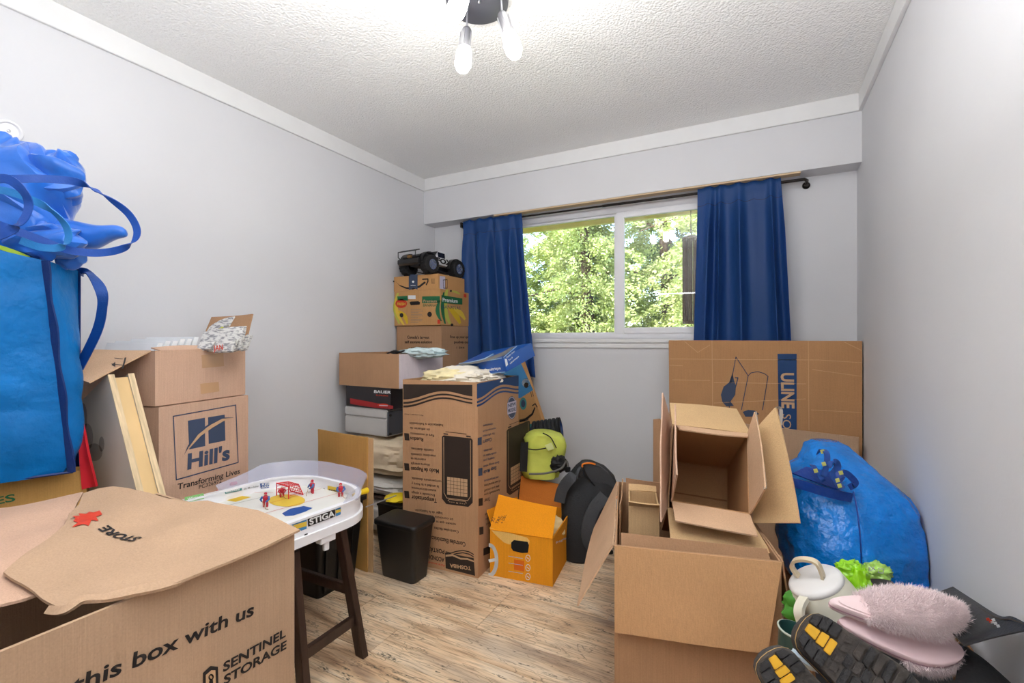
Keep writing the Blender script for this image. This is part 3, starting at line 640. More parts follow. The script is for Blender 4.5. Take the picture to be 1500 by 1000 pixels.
def pan2(y0, y1, mt, edgemt):
    o = MB(); b0 = V3((foot.x, y0, foot.z+.078)); o.slab(b0+wv*.0015, -d_*(Lp-.08), wv*.30, V3((0, y1-y0, 0)))
    q = o.build('plywood_sheet', mt, py_); MB().slab(b0, -d_*(Lp-.08), wv*.0015, V3((0, y1-y0, 0))).build('edge_plies', edgemt, q); return q
s_a = pan2(.765, .783, PLY, PLYE); pan(.783, .822, 'stud', PINE, .006, .06, .01); pan2(.822, .840, PLY, PLYE)
p = Print((foot.x, .765, 0), (0, -1, 0)); 
SM = mat('smudge_grey', (110, 104, 96), .9, var=.3, vs_=40, alpha=.4); INK['smudge'] = SM
p.disc('smudge', (122, 612), 6, 22, 0); p.disc('smudge', (128, 640), 9, 20, 1); p.disc('smudge', (139, 662), 12, 13, 2); p.disc('smudge', (150, 650), 4, 11, 3)
p.build(py_, {'smudge': 'smudge'})
kb = MB(); kp = at(205, 692, X=None, Y=.803); 
# ---- pet food carton and the box on it
al = V3((-.214, .977, 0)).normalized(); be = V3((-.977, -.214, 0)).normalized()
h0 = V3((-1.915, .912, 0)); hb = carton('pet_food_carton', 'pet food carton printed Transforming Lives under the newspaper box', h0, al, be, .905, C_PINK, .40, .40, open_=False)
p = onface(h0, al, be)
p.line('slate', [(253.5, 609.5), (345, 593), (348.6, 677), (258, 702.5)], 1.6, 1, True)
p.poly('slate', [(275, 616), (300, 611.5), (300.5, 653), (277, 658)]); p.poly('slate', [(304.5, 611), (329, 607), (330, 645), (305.5, 650)])
p.band('cardlt', [(268, 668), (276, 655), (290, 636), (308, 622), (325, 613), (342, 611)], [(270, 664), (280, 653), (294, 638), (311, 626), (327, 616.5), (342, 611.5)], 2)
p.band('slate', [(268, 668), (275, 652), (289, 633), (306, 620), (324, 611.5), (341, 611)], [(268.5, 667), (276, 654), (290.5, 635), (307.5, 621.8), (325, 613), (341, 611.5)], 3)
p.text('slate', "Hill's", (274, 687), (336, 672), 21, .035, 2); p.text('black', 'Transforming Lives', (259.5, 717), (351, 693), 8, .014); p.text('black', 'PC326972', (291, 716), (324, 706.5), 5.5, .006)
p.build(hb)
u0 = h0+be*.012+al*(-.004); u0.z = .911
ub_ = carton('newspaper_box', 'open brown box with papers and newspapers on the pet food carton', u0, al, be, .20, C_PINK, .40, .385)
MB().slab(u0+UP*.06+al*.008+be*.008, al*.384, be*.369, UP*.05).build('packed_layer', mat('paper_white', (226, 228, 230), .8, var=.04), ub_)
zt = 1.112
R0 = u0+al*.40; R0.z = zt; B0_ = u0+be*.385; B0_.z = zt; F0 = u0.copy(); F0.z = zt; K0 = R0+be*.385
MB().sheet([R0, R0+be*.26, R0+be*.24+al*.05+UP*.145, R0+al*.045+UP*.155], 8, 6, .005, .006, .004, 3).build('flap', C_MID, ub_, label='upright flap behind the newspapers')
MB().sheet([F0+be*.02, F0+be*.36, F0+be*.33-al*.21-UP*.07, F0-al*.19-UP*.10+be*.03], 8, 6, .005, .01, .004, 5).build('flap', C_PALE, ub_, label='drooping flap with two arrows')
MB().sheet([F0+al*.02, F0+al*.26, F0+al*.26+be*.05+UP*.012, F0+al*.03+be*.06+UP*.010], 8, 6, .004, .004, .003, 8).build('flap', C_PINK, ub_)
a0, a1, a2 = F0+be*.02, F0+be*.36, F0-al*.19-UP*.10+be*.03; nf = (a1-a0).cross(a2-a0).normalized(); nf = nf if nf.dot(V3((0, 0, EYE))-a0) > 0 else -nf
p = Print(a0+nf*.006, nf)
for yy in (524, 533): p.line('black', [(162, yy), (180, yy+2)], 1.6); p.poly('black', [(160, yy), (169, yy-3), (169, yy+4.5)])
p.line('black', [(184, 524), (180, 540)], 2.2); p.build(ub_)
p = onface(u0, al, be)
for A4 in ([(295, 520), (327, 517), (328, 536), (296, 539)], [(293, 562), (320, 559), (321, 573), (294, 577)]): INK.setdefault('tapeb', TAPE); p.poly('tapeb', A4)
p.build(ub_, {'tapeb': 'tape_strip'})
# papers and newspapers in the box
PAPER = mat('white_record_sleeve', (232, 234, 236), .6, var=.03)
for i in range(6):
    o_ = F0+al*(.02+.030*i)+be*.07+UP*(-.085); v_ = (UP*(.112+.004*i)+al*.045)
    tag(MB().slab(o_, be*.26, v_+UP*.004*(i % 2), al*.020).build('paper_sleeve', PAPER, loc=o_), 'white paper sleeve standing in the newspaper box, ' + ['nearest its left corner', 'second from its left corner', 'third from its left corner', 'third from the newspapers', 'second from the newspapers', 'nearest the newspapers'][i], 'paper', 'white paper sleeves in the newspaper box')
def newsmat():
    m = mat('newsprint', (196, 194, 190), .8, var=.05); t = m.node_tree; N = t.nodes; L = t.links; b = N['Principled BSDF']
    tc = N.new('ShaderNodeTexCoord'); mp = N.new('ShaderNodeMapping'); mp.inputs['Scale'].default_value = (50, 50, 150); L.new(tc.outputs['Object'], mp.inputs[0]); n = N.new('ShaderNodeTexNoise'); n.inputs['Scale'].default_value = 1; n.inputs['Detail'].default_value = 4; L.new(mp.outputs[0], n.inputs[0])
    r = N.new('ShaderNodeValToRGB'); r.color_ramp.elements[0].position = .40; r.color_ramp.elements[0].color = srgb((138, 136, 140)); r.color_ramp.elements[1].position = .52; r.color_ramp.elements[1].color = srgb((208, 206, 202)); L.new(n.outputs[0], r.inputs[0]); L.new(r.outputs[0], b.inputs['Base Color']); return m
NEWS = newsmat()
NS = [((291, 503), (352, 499), 24, 1.93, 'newspaper with headline columns leaning on the upright flap'), ((300, 489), (335, 476), 14, 1.99, 'newspaper with a green picture at the top of the box'), ((288, 513), (309, 512), 14, 1.88, 'crumpled newspaper at the left of the box edge'),
      ((312, 516), (340, 514), 20, 1.87, 'newspaper with red letters in the front of the box'), ((342, 515), (352, 513), 36, 1.92, 'folded newspaper stack standing on edge'), ((353, 514), (360, 512), 24, 1.96, 'crumpled newspaper at the right corner of the box')]
for i, (L_px, R_px, hh, t_n, lab) in enumerate(NS):
    a, b = at(*L_px, t=t_n), at(*R_px, t=t_n); h_ = hh*t_n/FPX; bk = FW*.03
    n_ = thing('newspaper', lab, 'newspaper', a, 'newspapers in the open box')
    MB().sheet([a, b, b+UP*h_*.86+bk, a+UP*h_*.74+bk], 10, 6, .010, .006, .012, i*3, .01).build('folded_pages', NEWS, n_, smooth=True)
    MB().sheet([a+bk*.5, b+bk*.5, b+UP*h_*.9+bk*1.6, a+UP*h_*.8+bk*1.6], 8, 4, .004, .008, .012, i*5).build('folded_pages', NEWS, n_, smooth=True)
    if i == 3: p = Print(a-FW*.012, -FW+UP*.2); p.text('red', 'JAN', (313, 514), (327, 512), 8, .02); p.build(n_)
    if i == 1: p = Print(a-FW*.014, -FW+UP*.4); p.poly('lime', [(315, 484), (326, 478), (329, 481), (318, 487)]); p.build(n_)

# ---- table hockey game on the stool
gy = V3((.073, .997, 0)).normalized(); gx = V3((-.997, .073, 0)).normalized()       # gx: to the left wall, gy: away
G0 = V3((-1.345, .875, 0)); GW, GL = .52, .505
def gp(x, y, z): return G0+gx*x+gy*y+UP*z
hg = thing('table_hockey_game', 'white table hockey game with clear end shield on a dark wooden stool', 'table game', gp(.26, .3, .478))
def outline(off=0., n=10, y0=0.):
    P = [(0-off, y0), (0-off, GL-.16)]; r = .20
    P += [(r-(r+off)*math.cos(a), GL-.16+(.16+off)*math.sin(a)) for a in [math.pi/2*k/n for k in range(1, n+1)]]
    P += [(GW-r+(r+off)*math.sin(a), GL-.16+(.16+off)*math.cos(a)) for a in [math.pi/2*k/n for k in range(0, n+1)]]
    P += [(GW+off, y0)]; return P
def ringwall(offo, offi, z0, z1, y0=0.):
    A = outline(offo, y0=y0); B = outline(offi, y0=y0); mb = MB()
    mb.loft([[gp(x, y, z0), gp(x, y, z1), gp(x2, y2, z1), gp(x2, y2, z0)] for (x, y), (x2, y2) in zip(A, B)]); return mb
ringwall(.006, -.008, .505, .562).build('rink_board', WHITE, hg, smooth=True, sharp=50)
ringwall(.016, -.004, .478, .508).build('outer_base', WHITE, hg, smooth=True, sharp=50)
ringwall(.010, -.012, .560, .567).build('rim_lip', WHITE, hg, smooth=True, sharp=50)
MB().prism([gp(x, y, .518) for x, y in outline(-.007)], UP*.007).build('playing_surface', mat('ice_sheet', (226, 226, 220), .35, var=.03), hg)
# markings on the ice
p = Print(gp(0, 0, .525), UP)
p.disc('gold', (420, 733), 27, 9); p.line('red', [(388, 752), (500, 721)], .9); p.line('royal', [(392, 770), (330, 762)], 1.4); p.line('red', [(350, 721), (400, 722)], .8)
p.poly('royal', [(413, 752), (425, 745), (445, 741), (458, 744), (448, 749), (430, 755), (418, 756)]); p.poly('yellow', [(328, 732), (352, 726), (368, 728), (345, 735)]); p.line('black', [(335, 740), (385, 728)], .8); p.line('red', [(395, 737), (470, 716)], .8)
p.build(hg, {'gold': 'crease_marking', 'royal': 'ice_marking'})
# adverts on the inner side of the far board and the maker's name outside
q0 = gp(GW-.010, .3, .54)
p = Print(q0, -gx); p.poly('lightgreen', [(270, 728), (298, 722), (299, 730), (272, 736)]); p.text('white', 'Wictorin', (274, 733), (297, 728), 4, .02, 2)
p.poly('teal', [(328, 719), (354, 714), (354, 718), (330, 723)]); p.text('white', 'BELPARK', (331, 721.5), (352, 717.5), 2.6, .02, 2)
p.text('grey', 'de Mandelier', (357, 717), (379, 712.5), 2.6, .006, 2)
p.poly('royal', [(381, 708), (409, 705), (409, 712), (382, 715.5)]); p.text('white', 'RESURS', (383, 711), (408, 708), 3, .02, 2); p.text('white', 'BANK ***', (383, 714.5), (407, 711.3), 2.6, .02, 2)
p.build(hg, {'royal': 'advert_sticker', 'lightgreen': 'advert_sticker', 'teal': 'advert_sticker'})
p = Print(gp(-.0065, .3, .54), -gx)
p.poly('sky', [(426, 768), (449, 759.5), (449, 774), (441, 777)]); p.poly('sky', [(491, 744), (499, 741), (499, 753), (492, 756)]); p.poly('gold', [(429, 769), (449, 763), (449, 770), (435, 774)], 1); p.poly('gold', [(491, 747.5), (499, 745), (499, 749), (492, 751.5)], 1)
p.poly('black', [(450, 759), (490.5, 744.5), (491, 756), (451, 771)], 1); p.text('white', 'STIGA', (453, 768.5), (490, 755), 8.5, .03, 3, shear=-.1)
p.line('black', [(446, 783), (450, 781.5)], 2, 1)
p.build(hg, {'sky': 'name_sticker'})
eq = gp(GW/2, GL-.012, .545)
p = Print(eq, -gy); p.poly('gold', [(480, 711), (498, 714.5), (498, 722), (480, 719)]); p.text('black', 'ergo', (482, 718.5), (496, 721), 4, .02, 2); p.text('grey', 'ACCO', (463, 717), (477, 718.5), 3.5, .01, 2); p.poly('brown', [(437, 706.5), (452, 708), (452, 714), (437, 712)]); p.build(hg, {'gold': 'advert_sticker'})
# clear shield round the far end
SHIELD = mat('clear_shield', (206, 208, 232), .12, alpha=.32, spec=.6)
O = outline(.0)[1:]; O = [(GW, .20)]+[(x, y) for x, y in reversed(O[:-1])]
pts = [(GW, .18)]+[(GW, .28)]+[o for o in reversed(outline(0.)[1:-1])]
sh = MB(); g_ = []
cen = (GW/2, GL/2-.05)
for i, (x, y) in enumerate(pts):
    ox, oy = x-cen[0], y-cen[1]; l_ = math.hypot(ox, oy); ox /= l_; oy /= l_; h_ = .062*min(1, i/3+.35)
    g_.append([gp(x, y, .562), gp(x+ox*.03, y+oy*.03, .562+h_), gp(x+ox*.0315, y+oy*.0315, .562+h_), gp(x+ox*.0015, y+oy*.0015, .562)])
sh.loft(g_[:-3]); sh.build('end_shield', SHIELD, hg, smooth=True, sharp=50)
MB().sheet([gp(0, GL-.17, .56), gp(0, GL-.10, .56), gp(-.01, GL-.09, .612), gp(-.01, GL-.15, .600)], 4, 4, .0015).build('end_shield', SHIELD, hg)
# goal
RED = mat('red_plastic', (214, 28, 34), .35); g = MB(); GC = at(418, 727, z=.525)
def gq(x, y, z): return GC+gx*x+gy*y+UP*z
for x in (-.04, .04): g.tube([gq(x, -.012, 0), gq(x, -.012, .05), gq(x*.85, .035, .045), gq(x*1.05, .05, 0)], .0022, 6)
g.tube([gq(-.04, -.012, .05), gq(.04, -.012, .05)], .0028, 6); g.tube([gq(-.034, .035, .045), gq(.034, .035, .045)], .002, 6); g.tube([gq(-.042, .05, .002), gq(.042, .05, .002)], .002, 6)
goal = g.build('goal', RED, hg); net = MB()
for k in range(1, 6):
    x = -.04+.08*k/6; net.tube([gq(x, -.012, .05), gq(x*.87, .035, .045), gq(x, .05, 0)], .0011, 4)
for k in range(1, 4):
    z = .05*k/4; f_ = .035+.015*(1-z/.05); net.tube([gq(-.042, -.010, z), gq(-.038, f_, z), gq(.038, f_, z), gq(.042, -.010, z)], .0011, 4)
net.build('net_bars', RED, goal)
# players
PR = mat('player_red', (186, 28, 52), .4); PB = mat('player_blue', (44, 92, 158), .4); PW = mat('player_white', (230, 226, 226), .4); SKN = mat('player_skin', (214, 160, 130), .5)
def player(px_, py, c1, c2, s=1., yaw=0., goalie=False):
    c_ = at(px_, py, z=.525); M = Matrix.Rotation(yaw, 3, 'Z')
    def q(x, y, z): return c_+M @ V3((x*s, y*s, z*s))
    b = MB(); b.tube([q(-.006, 0, .0), q(-.006, 0, .012), q(-.005, 0, .024)], [.0035*s, .0045*s, .0045*s], 8).tube([q(.006, 0, .0), q(.006, 0, .012), q(.005, 0, .024)], [.0035*s, .0045*s, .0045*s], 8)
    b.tube([q(0, 0, .020), q(0, 0, .028), q(0, 0, .038), q(0, 0, .043)], [.008*s, .009*s, .010*s, .005*s], 10)
    pl = b.build('player', c1, hg, smooth=True)
    MB().tube([q(-.010, 0, .038), q(-.015, -.006, .030), q(-.008, -.014, .025)], [.0045*s, .004*s, .003*s], 8).tube([q(.010, 0, .038), q(.015, -.006, .030), q(.006, -.014, .022)], [.0045*s, .004*s, .003*s], 8).build('arms', c2, pl, smooth=True)
    MB().lathe([(0, -.006*s), (.005*s, -.003*s), (.0058*s, .001*s), (.004*s, .005*s), (0, .0065*s)], q(0, 0, .049), UP, 12).build('helmet', c1 if not goalie else PW, pl, smooth=True)
    MB().lathe([(0, 0), (.0032*s, .0005*s), (.0022*s, .0025*s), (0, .003*s)], q(0, -.0048, .0475), (0, -1, 0), 8).build('face', SKN, pl)
    MB().tube([q(-.010, -.012, .028), q(.0, -.018, .015), q(.012, -.030, .002), q(.022, -.032, .001)], .0011*s, 5).build('stick', mat('stick_tan', (170, 140, 96), .5), pl)
player(389, 742, PR, PB, 1.0, .6); player(457.5, 722, PR, PB, 1.0, -.3); player(499, 727, PR, PB, 1., .9); player(318, 734, PR, PW, .8, 0); player(413, 728, PR, PR, .85, 1.0, True)
# knobs, rods, bracket
YEL = mat('yellow_plastic', (232, 196, 16), .4)
k_ = at(526, 722, t=1.84); MB().tube([k_-gy*.03, k_+gy*.01, k_+gy*.04], [.006, .010, .012], 10).build('rod_knob', YEL, hg, smooth=True, label='yellow knob')
MB().tube([gp(.05, GL-.02, .50), gp(.05, GL+.14, .50)], .0025, 8).build('rod', CHROME, hg)
k_ = at(342, 708, z=.568); MB().tube([k_-gy*.012, k_+gy*.012], .007, 8).build('clip', RED, hg, smooth=True, label='red clip')
MB().slab(gp(-.012, .24, .455), gy*.06, gx*.03, UP*.03).slab(gp(-.004, .26, .425), gy*.02, gx*.012, UP*.032).build('corner_foot', WHITE, hg, bevel=.002)

# ---- dark wooden stool below
st = thing('wooden_stool', 'dark brown wooden stool under the table hockey game', 'stool', (-1.47, 1.14, 0))
def leg(f, t_):
    f, t_ = V3(f), V3(t_); MB().slab(f, t_-f, gy*.026, gx*.042).build('leg', DARKWOOD, st, bevel=.002)
tops = [(-1.355, 1.235, .452), (-1.355, 1.035, .452), (-1.60, 1.235, .452), (-1.60, 1.035, .452)]
feet = [(-1.262, 1.252, .001), (-1.262, 1.008, .001), (-1.665, 1.252, .001), (-1.665, 1.008, .001)]
for f, t_ in zip(feet, tops): leg(f, t_)
def lp(i, z): return V3(feet[i]).lerp(V3(tops[i]), z/.452)
MB().slab(lp(1, .115)+gy*.026+gx*.012, lp(0, .115)-lp(1, .115)-gy*.026, gx*.02, UP*.036).build('stretcher', DARKWOOD, st, bevel=.002)
MB().slab(lp(3, .115)+gy*.026+gx*.012, lp(2, .115)-lp(3, .115)-gy*.026, gx*.02, UP*.036).build('stretcher', DARKWOOD, st, bevel=.002)
MB().slab(lp(0, .215)+gy*.003+gx*.042, lp(2, .215)-lp(0, .215)-gx*.042, gy*.02, UP*.036).build('stretcher', DARKWOOD, st, bevel=.002)
MB().slab(lp(1, .215)+gy*.003+gx*.042, lp(3, .215)-lp(1, .215)-gx*.042, gy*.02, UP*.036).build('stretcher', DARKWOOD, st, bevel=.002)
MB().slab((-1.36, 1.02, .452), (-.285, 0, 0), (0, .255, 0), (0, 0, .023)).build('seat', DARKWOOD, st, bevel=.004)
# ---- black tote with split lid behind the stool
tt = thing('black_tote', 'black plastic storage tote with fold over lid behind the stool legs', 'bin', (-1.90, 1.52, 0))
def taper(x0, y0, x1, y1, z0, z1, inset, r=.02, n=4, z=None):
    def rr(k, zz):
        P = []
        for cx_, cy_, s0 in ((x1-k-r, y1-k-r, 0), (x0+k+r, y1-k-r, 90), (x0+k+r, y0+k+r, 180), (x1-k-r, y0+k+r, 270)):
            for i in range(n+1): a = math.radians(s0+90*i/n); P.append(V3((cx_+r*math.cos(a), cy_+r*math.sin(a), zz)))
        return P
    return rr
rr = taper(-2.10, 1.42, -1.70, 1.700, 0, 0, 0)
MB().loft([rr(.03, .001), rr(.0, .38), rr(-.012, .38), rr(-.012, .40), rr(.0, .40)]).build('body', BLACKP, tt, smooth=True, sharp=50)
MB().slab((-2.10, 1.43, .401), (.40, 0, 0), (0, .13, 0), (0, 0, .012)).build('lid', BLACKP, tt, bevel=.004); MB().slab((-2.10, 1.565, .401), (.40, 0, 0), (0, .13, .0), (0, 0, .012)).build('lid', BLACKP, tt, bevel=.004)
for yy in (1.47, 1.545, 1.62): MB().slab((-1.718, yy, .02), (.028, 0, .34), (0, .012, 0), (-.006, 0, 0)).build('rib', BLACKP, tt)
rl = thing('red_cloth', 'folded red cloth on the black tote under the game', 'cloth', (-1.56, 1.45, .415))
crumple(V3((-1.80, 1.56, .435)), .085, .10, .021, 2.2, .3, 32, 16).build('folds', mat('red_fabric', (206, 22, 40), .7), rl, smooth=True)

# ================================================================== MIDDLE OF THE ROOM
ax_, bx_ = yawed(0)
# upright cardboard panel
pn = thing('cardboard_sheet', 'upright cardboard panel standing behind the hockey game', 'cardboard', (-1.91, 1.76, 0))
MB().sheet([(-2.10, 1.762, .001), (-1.722, 1.738, .001), (-1.722, 1.738, .668), (-2.10, 1.762, .672)], 8, 10, .008, .006, .004, 4).build('front_sheet', C_GOLD, pn)
MB().slab((-1.722, 1.742, .001), (.030, 0, 0), (0, .006, 0), (0, 0, .664)).build('side_return', C_LID, pn)
# black lidded bin
tbn = thing('waste_bin', 'black lidded plastic bin on the floor beside the tall appliance box', 'bin', (-1.54, 1.80, 0))
rr = taper(-1.668, 1.715, -1.409, 1.885, 0, 0, 0, .022)
MB().loft([rr(.030, .001), rr(.028, .006), rr(.006, .262), rr(.006, .264)]).build('body', BLACKP, tbn, smooth=True, sharp=50)
MB().loft([rr(.001, .258), rr(-.001, .262), rr(-.001, .276), rr(.003, .281), rr(.010, .282)]).build('lid', BLACKP, tbn, smooth=True, sharp=50)
MB().slab((-1.60, 1.879, .262), (.12, 0, 0), (0, .010, 0), (0, 0, .012)).build('hinge', BLACKP, tbn)
b2 = thing('black_crate', 'black crate standing behind the waste bin', 'bin', (-1.68, 1.99, 0))
rr = taper(-1.83, 1.915, -1.665, 2.07, 0, 0, 0, .012); MB().loft([rr(.01, .001), rr(0, .26), rr(-.004, .26), rr(-.004, .275), rr(.004, .275)]).build('body', BLACKP, b2, smooth=True, sharp=50)
yc = thing('yellow_cloth', 'bright yellow cloth lying on the black crate', 'cloth', (-1.75, 1.99, .28)); crumple(V3((-1.745, 1.99, .292)), .075, .07, .016, 5.2, .25, 32, 14).build('folds', mat('yellow_fabric', (236, 208, 30), .6, var=.08), yc, smooth=True)

# ---- tall appliance carton (upside down print)
ta, tbv = yawed(3.5); A0 = V3((-1.204, 1.940, 0)); wT, dT, hT = .445, .49, .945
T0 = A0-ta*wT
tc_ = carton('appliance_carton', 'tall appliance carton standing upside down with linens on top', T0, ta, tbv, hT, C_TOSH, wT, dT, th=.007)
p = onface(T0, ta, tbv)
def swoosh(P, key, x0, x1, ys, amp, inv=1, wpx=(5, 3), seg=14):
    pass
def wave(x0, x1, y0, y1, amp):            # wavy edge as pixel points
    return [(x0+(x1-x0)*i/16, y0+(y1-y0)*i/16-amp*math.sin(2*math.pi*(i/16)*.95-1.75)) for i in range(17)]
def logo(p, key, X0, X1, t0, t1, yl, yr, amp, th_, up=1):
    top_ = [(X0+(X1-X0)*i/16, t0+(t1-t0)*i/16) for i in range(17)]; w0 = wave(X0, X1, yl, yr, amp); p.band(key, top_, w0)
    for d1, d2 in ((3.5, 3.5+th_), (5.8+th_, 5.8+th_+th_)): p.band(key, [(x, y+d1*up) for x, y in w0], [(x, y+(d2-.8*abs(i/16))*up) for i, (x, y) in enumerate(w0)])
logo(p, 'brown', 591, 692, 562.5, 563.5, 580, 576, 5, 3.0)
def blk(p, key, rows, sz, icon=None, bold=.012):
    for s_, L, R in rows: p.text(key, s_, L, R, sz, bold)
p.text('brown', 'Para empujar y alojar', (620, 607.5), (592, 605.5), 1.6)
for s_, L, R, h_ in [('habitación a habitación', (649, 621), (600, 618), 3.6), ('sin esfuerzo de', (630, 627.5), (601, 625), 3.6), ('Para el movimiento', (636, 636), (601, 633), 3.6), ('Ruedos', (620, 641), (601, 639.5), 5.5),
                     ('cuando duermes.', (635, 658), (602, 655), 3.6), ('mantiene cómodo', (638, 666), (602, 663), 3.6), ('mientras te', (624, 671.5), (602, 669.5), 3.6), ('Ahorra energía', (630, 679), (602, 677), 3.6), ('Modo de Reposo', (643, 687), (602, 683.5), 6),
                     ('temperatura deseada.', (647, 703.5), (603, 698.5), 3.6), ('la unidad a tu hora y', (643, 711), (603, 706), 3.6), ('automáticamente', (639, 717), (603, 712.5), 3.6), ('Enciende y apaga', (637, 723.5), (603, 719.5), 3.6), ('Temporizador', (640, 730), (603, 725), 6.2),
                     ('logar de la habitación', (648, 750), (608, 745), 3.6), ('se controla desde', (664, 759), (622, 753), 3.6), ('remoto que te permite', (668, 766), (622, 760), 3.6), ('Controles fáciles', (672, 777), (636, 771), 3.8), ('Controles Electrónicos', (682, 794), (630, 784), 6.5)]:
    p.text('brown', s_, L, R, h_, .018 if h_ > 5 else .008)
for cy_ in (639, 683, 723.5): p.poly('brown', [(592, cy_-5), (599, cy_-4.4), (600, cy_+6), (593, cy_+5.4)])
# machine picture, upside down
def machine(p, X0, X1, y0l, y0r, y1l, y1r, cut=None):
    def q(u, v): y0 = y0l+(y0r-y0l)*u; y1 = y1l+(y1r-y1l)*u; return (X0+(X1-X0)*u, y0+(y1-y0)*v)
    p.poly('brown', [q(.0, .02), q(.06, 0), q(.94, 0), q(1, .02), q(1, .93), q(.86, 1), q(.14, 1), q(0, .93)])
    p.line('cardlt', [q(.06, .03), q(.07, .84), q(.16, .91), q(.84, .91), q(.94, .84), q(.93, .03)], .8, 2)
    p.poly('cardlt', [q(.17, .60), q(.83, .60), q(.83, .86), q(.17, .86)], 1)
    for k in range(1, 6): p.line('brown', [q(.17+.66*k/6, .60), q(.17+.66*k/6, .86)], .5, 3)
    for k in range(1, 5): p.line('brown', [q(.17, .60+.26*k/5), q(.83, .60+.26*k/5)], .5, 3)
    p.line('cardlt', [q(.2, .95), q(.24, .925), q(.76, .925), q(.8, .95)], .8, 2); p.text('cardlt', 'o o o  M  o o o', q(.76, .955), q(.24, .955), 1.8, .02, 3)
    for a in (.06, .8): p.line('brown', [q(a, -.022), q(a+.13, -.022)], 1.8)
    p.line('brown', [q(.12, -.055), q(.8, -.055)], .8)
machine(p, 647.5, 692.5, 637, 642, 737, 743)
p.poly('brown', [(652, 809), (694, 817), (696, 843), (653, 832)]); p.band('cardlt', [(653, 812), (663, 811), (675, 816.5), (685, 817), (695, 821)], [(653, 815), (663, 814), (675, 819), (685, 819.5), (695, 823)], 2)
w_ = [(653, 807), (660, 809), (668, 806.5), (678, 805), (687, 807), (694, 811)]
p.band('brown', w_, [(x, y+1.6) for x, y in w_]); p.band('brown', [(x, y+3.4) for x, y in w_], [(x, y+5) for x, y in w_])
p.text('cardlt', 'TOSHIBA', (690, 829.5), (659, 825), 5.2, .03, 3)
p.text('brown', 'PORTÁTIL', (651, 805), (622, 799), 6, .03); p.text('brown', 'ACONDICIONADOR', (651, 817), (600, 806), 6, .03); p.text('red', 'Aire acondicionado', (652, 827), (610, 818), 3, .01)
p.build(tc_)
R0_ = A0; p = Print(R0_, ta)
logo(p, 'navy', 698.5, 759.5, 562, 549.5, 579, 561, 5, 3.0)
p.disc('slate', (749.5, 597), 7, 17); p.poly('lav', [(743, 590), (756, 586), (756, 603), (743, 607)], 1); p.text('slate', 'NEW', (744, 596.5), (755.5, 593.5), 5, .03, 2); p.text('slate', 'MODEL', (744, 604), (755.5, 601), 5, .03, 2); p.ring('lav', (749.5, 597), 6.2, 15.5, 1, 1)
for s_, L, R, h_ in [('movement.', (722, 619), (707, 622), 3.4), ('room-to-room', (726, 625.5), (707, 630), 3.4), ('For effortless', (724, 633), (707, 637), 3.4), ('Casters', (720, 640.5), (707, 645), 5.2),
                     ('you sleep.', (721, 656), (708, 659), 3.4), ('comfortable as', (727, 661.5), (708, 666), 3.4), ('keeping you', (724, 669), (708, 673), 3.4), ('Saves energy while', (731, 675), (708, 681.5), 3.4), ('Sleep Mode', (727, 682), (708, 689.5), 5.4),
                     ('and temperature', (730, 697), (709, 702.5), 3.4), ('of your desired time', (733, 702.5), (709, 709.5), 3.4), ('the unit on/off', (731, 710), (709, 717), 3.4), ('Automatically turns', (732, 715.5), (709, 723), 3.4), ('Timer', (718, 727.5), (709, 731), 5.4),
                     ('Electronic controls', (735, 742), (710, 752), 3.4), ('with remote let', (733, 750), (711, 759), 3.4), ('you control', (727, 760), (712, 766), 3.4)]:
    p.text('slate' if L[1] < 700 else 'brown', s_, L, R, h_, .016 if h_ > 5 else .008)
for cx2, cy_ in ((702.5, 646), (703.5, 691), (704, 735), (705, 777)): p.poly('slate' if cy_ < 700 else 'brown', [(cx2-3, cy_-5), (cx2+3, cy_-6.2), (cx2+3, cy_+5), (cx2-3, cy_+6.2)])
machine(p, 742, 776, 629, 615, 728, 705); p.poly('brown', [(708, 803), (722, 797), (722, 808), (708, 813.5)])
p.build(tc_)
ru = T0+UP*hT                       # torn rim fuzz: short inner flaps, folded down
MB().sheet([ru+tbv*.008+UP*-.001, ru+ta*wT+tbv*.008, ru+ta*wT+tbv*.03-UP*.12, ru+tbv*.03-UP*.12], 6, 3, .004).build('inner_flap', C_TOSH, tc_)
# linens
LIN = mat('cream_linen', (232, 224, 208), .9, var=.07, vs_=14, bump=.4, bs=30, sheen=.2); LINY = mat('yellow_floral_linen', (230, 216, 170), .9, var=.16, vs_=22, bump=.3, bs=30)
li = thing('linen_pile', 'crumpled cream linens heaped in the tall appliance carton', 'linens', T0+ta*.22+tbv*.24+UP*.93)
cL = T0+ta*.225+tbv*.245
crumple(cL+UP*.918, .20, .19, .082, 4.4, .35, 64, 30, (ta, tbv, UP)).build('sheet_fold', LIN, li, smooth=True)
crumple(cL-ta*.04-tbv*.09+UP*.940, .15, .09, .052, 9.4, .5, 48, 26, (ta, tbv, UP)).build('sheet_fold', LINY, li, smooth=True)
crumple(cL+ta*.12+tbv*.02+UP*.945, .085, .16, .045, 1.4, .5, 48, 26, (ta, tbv, UP)).build('sheet_fold', LIN, li, smooth=True)
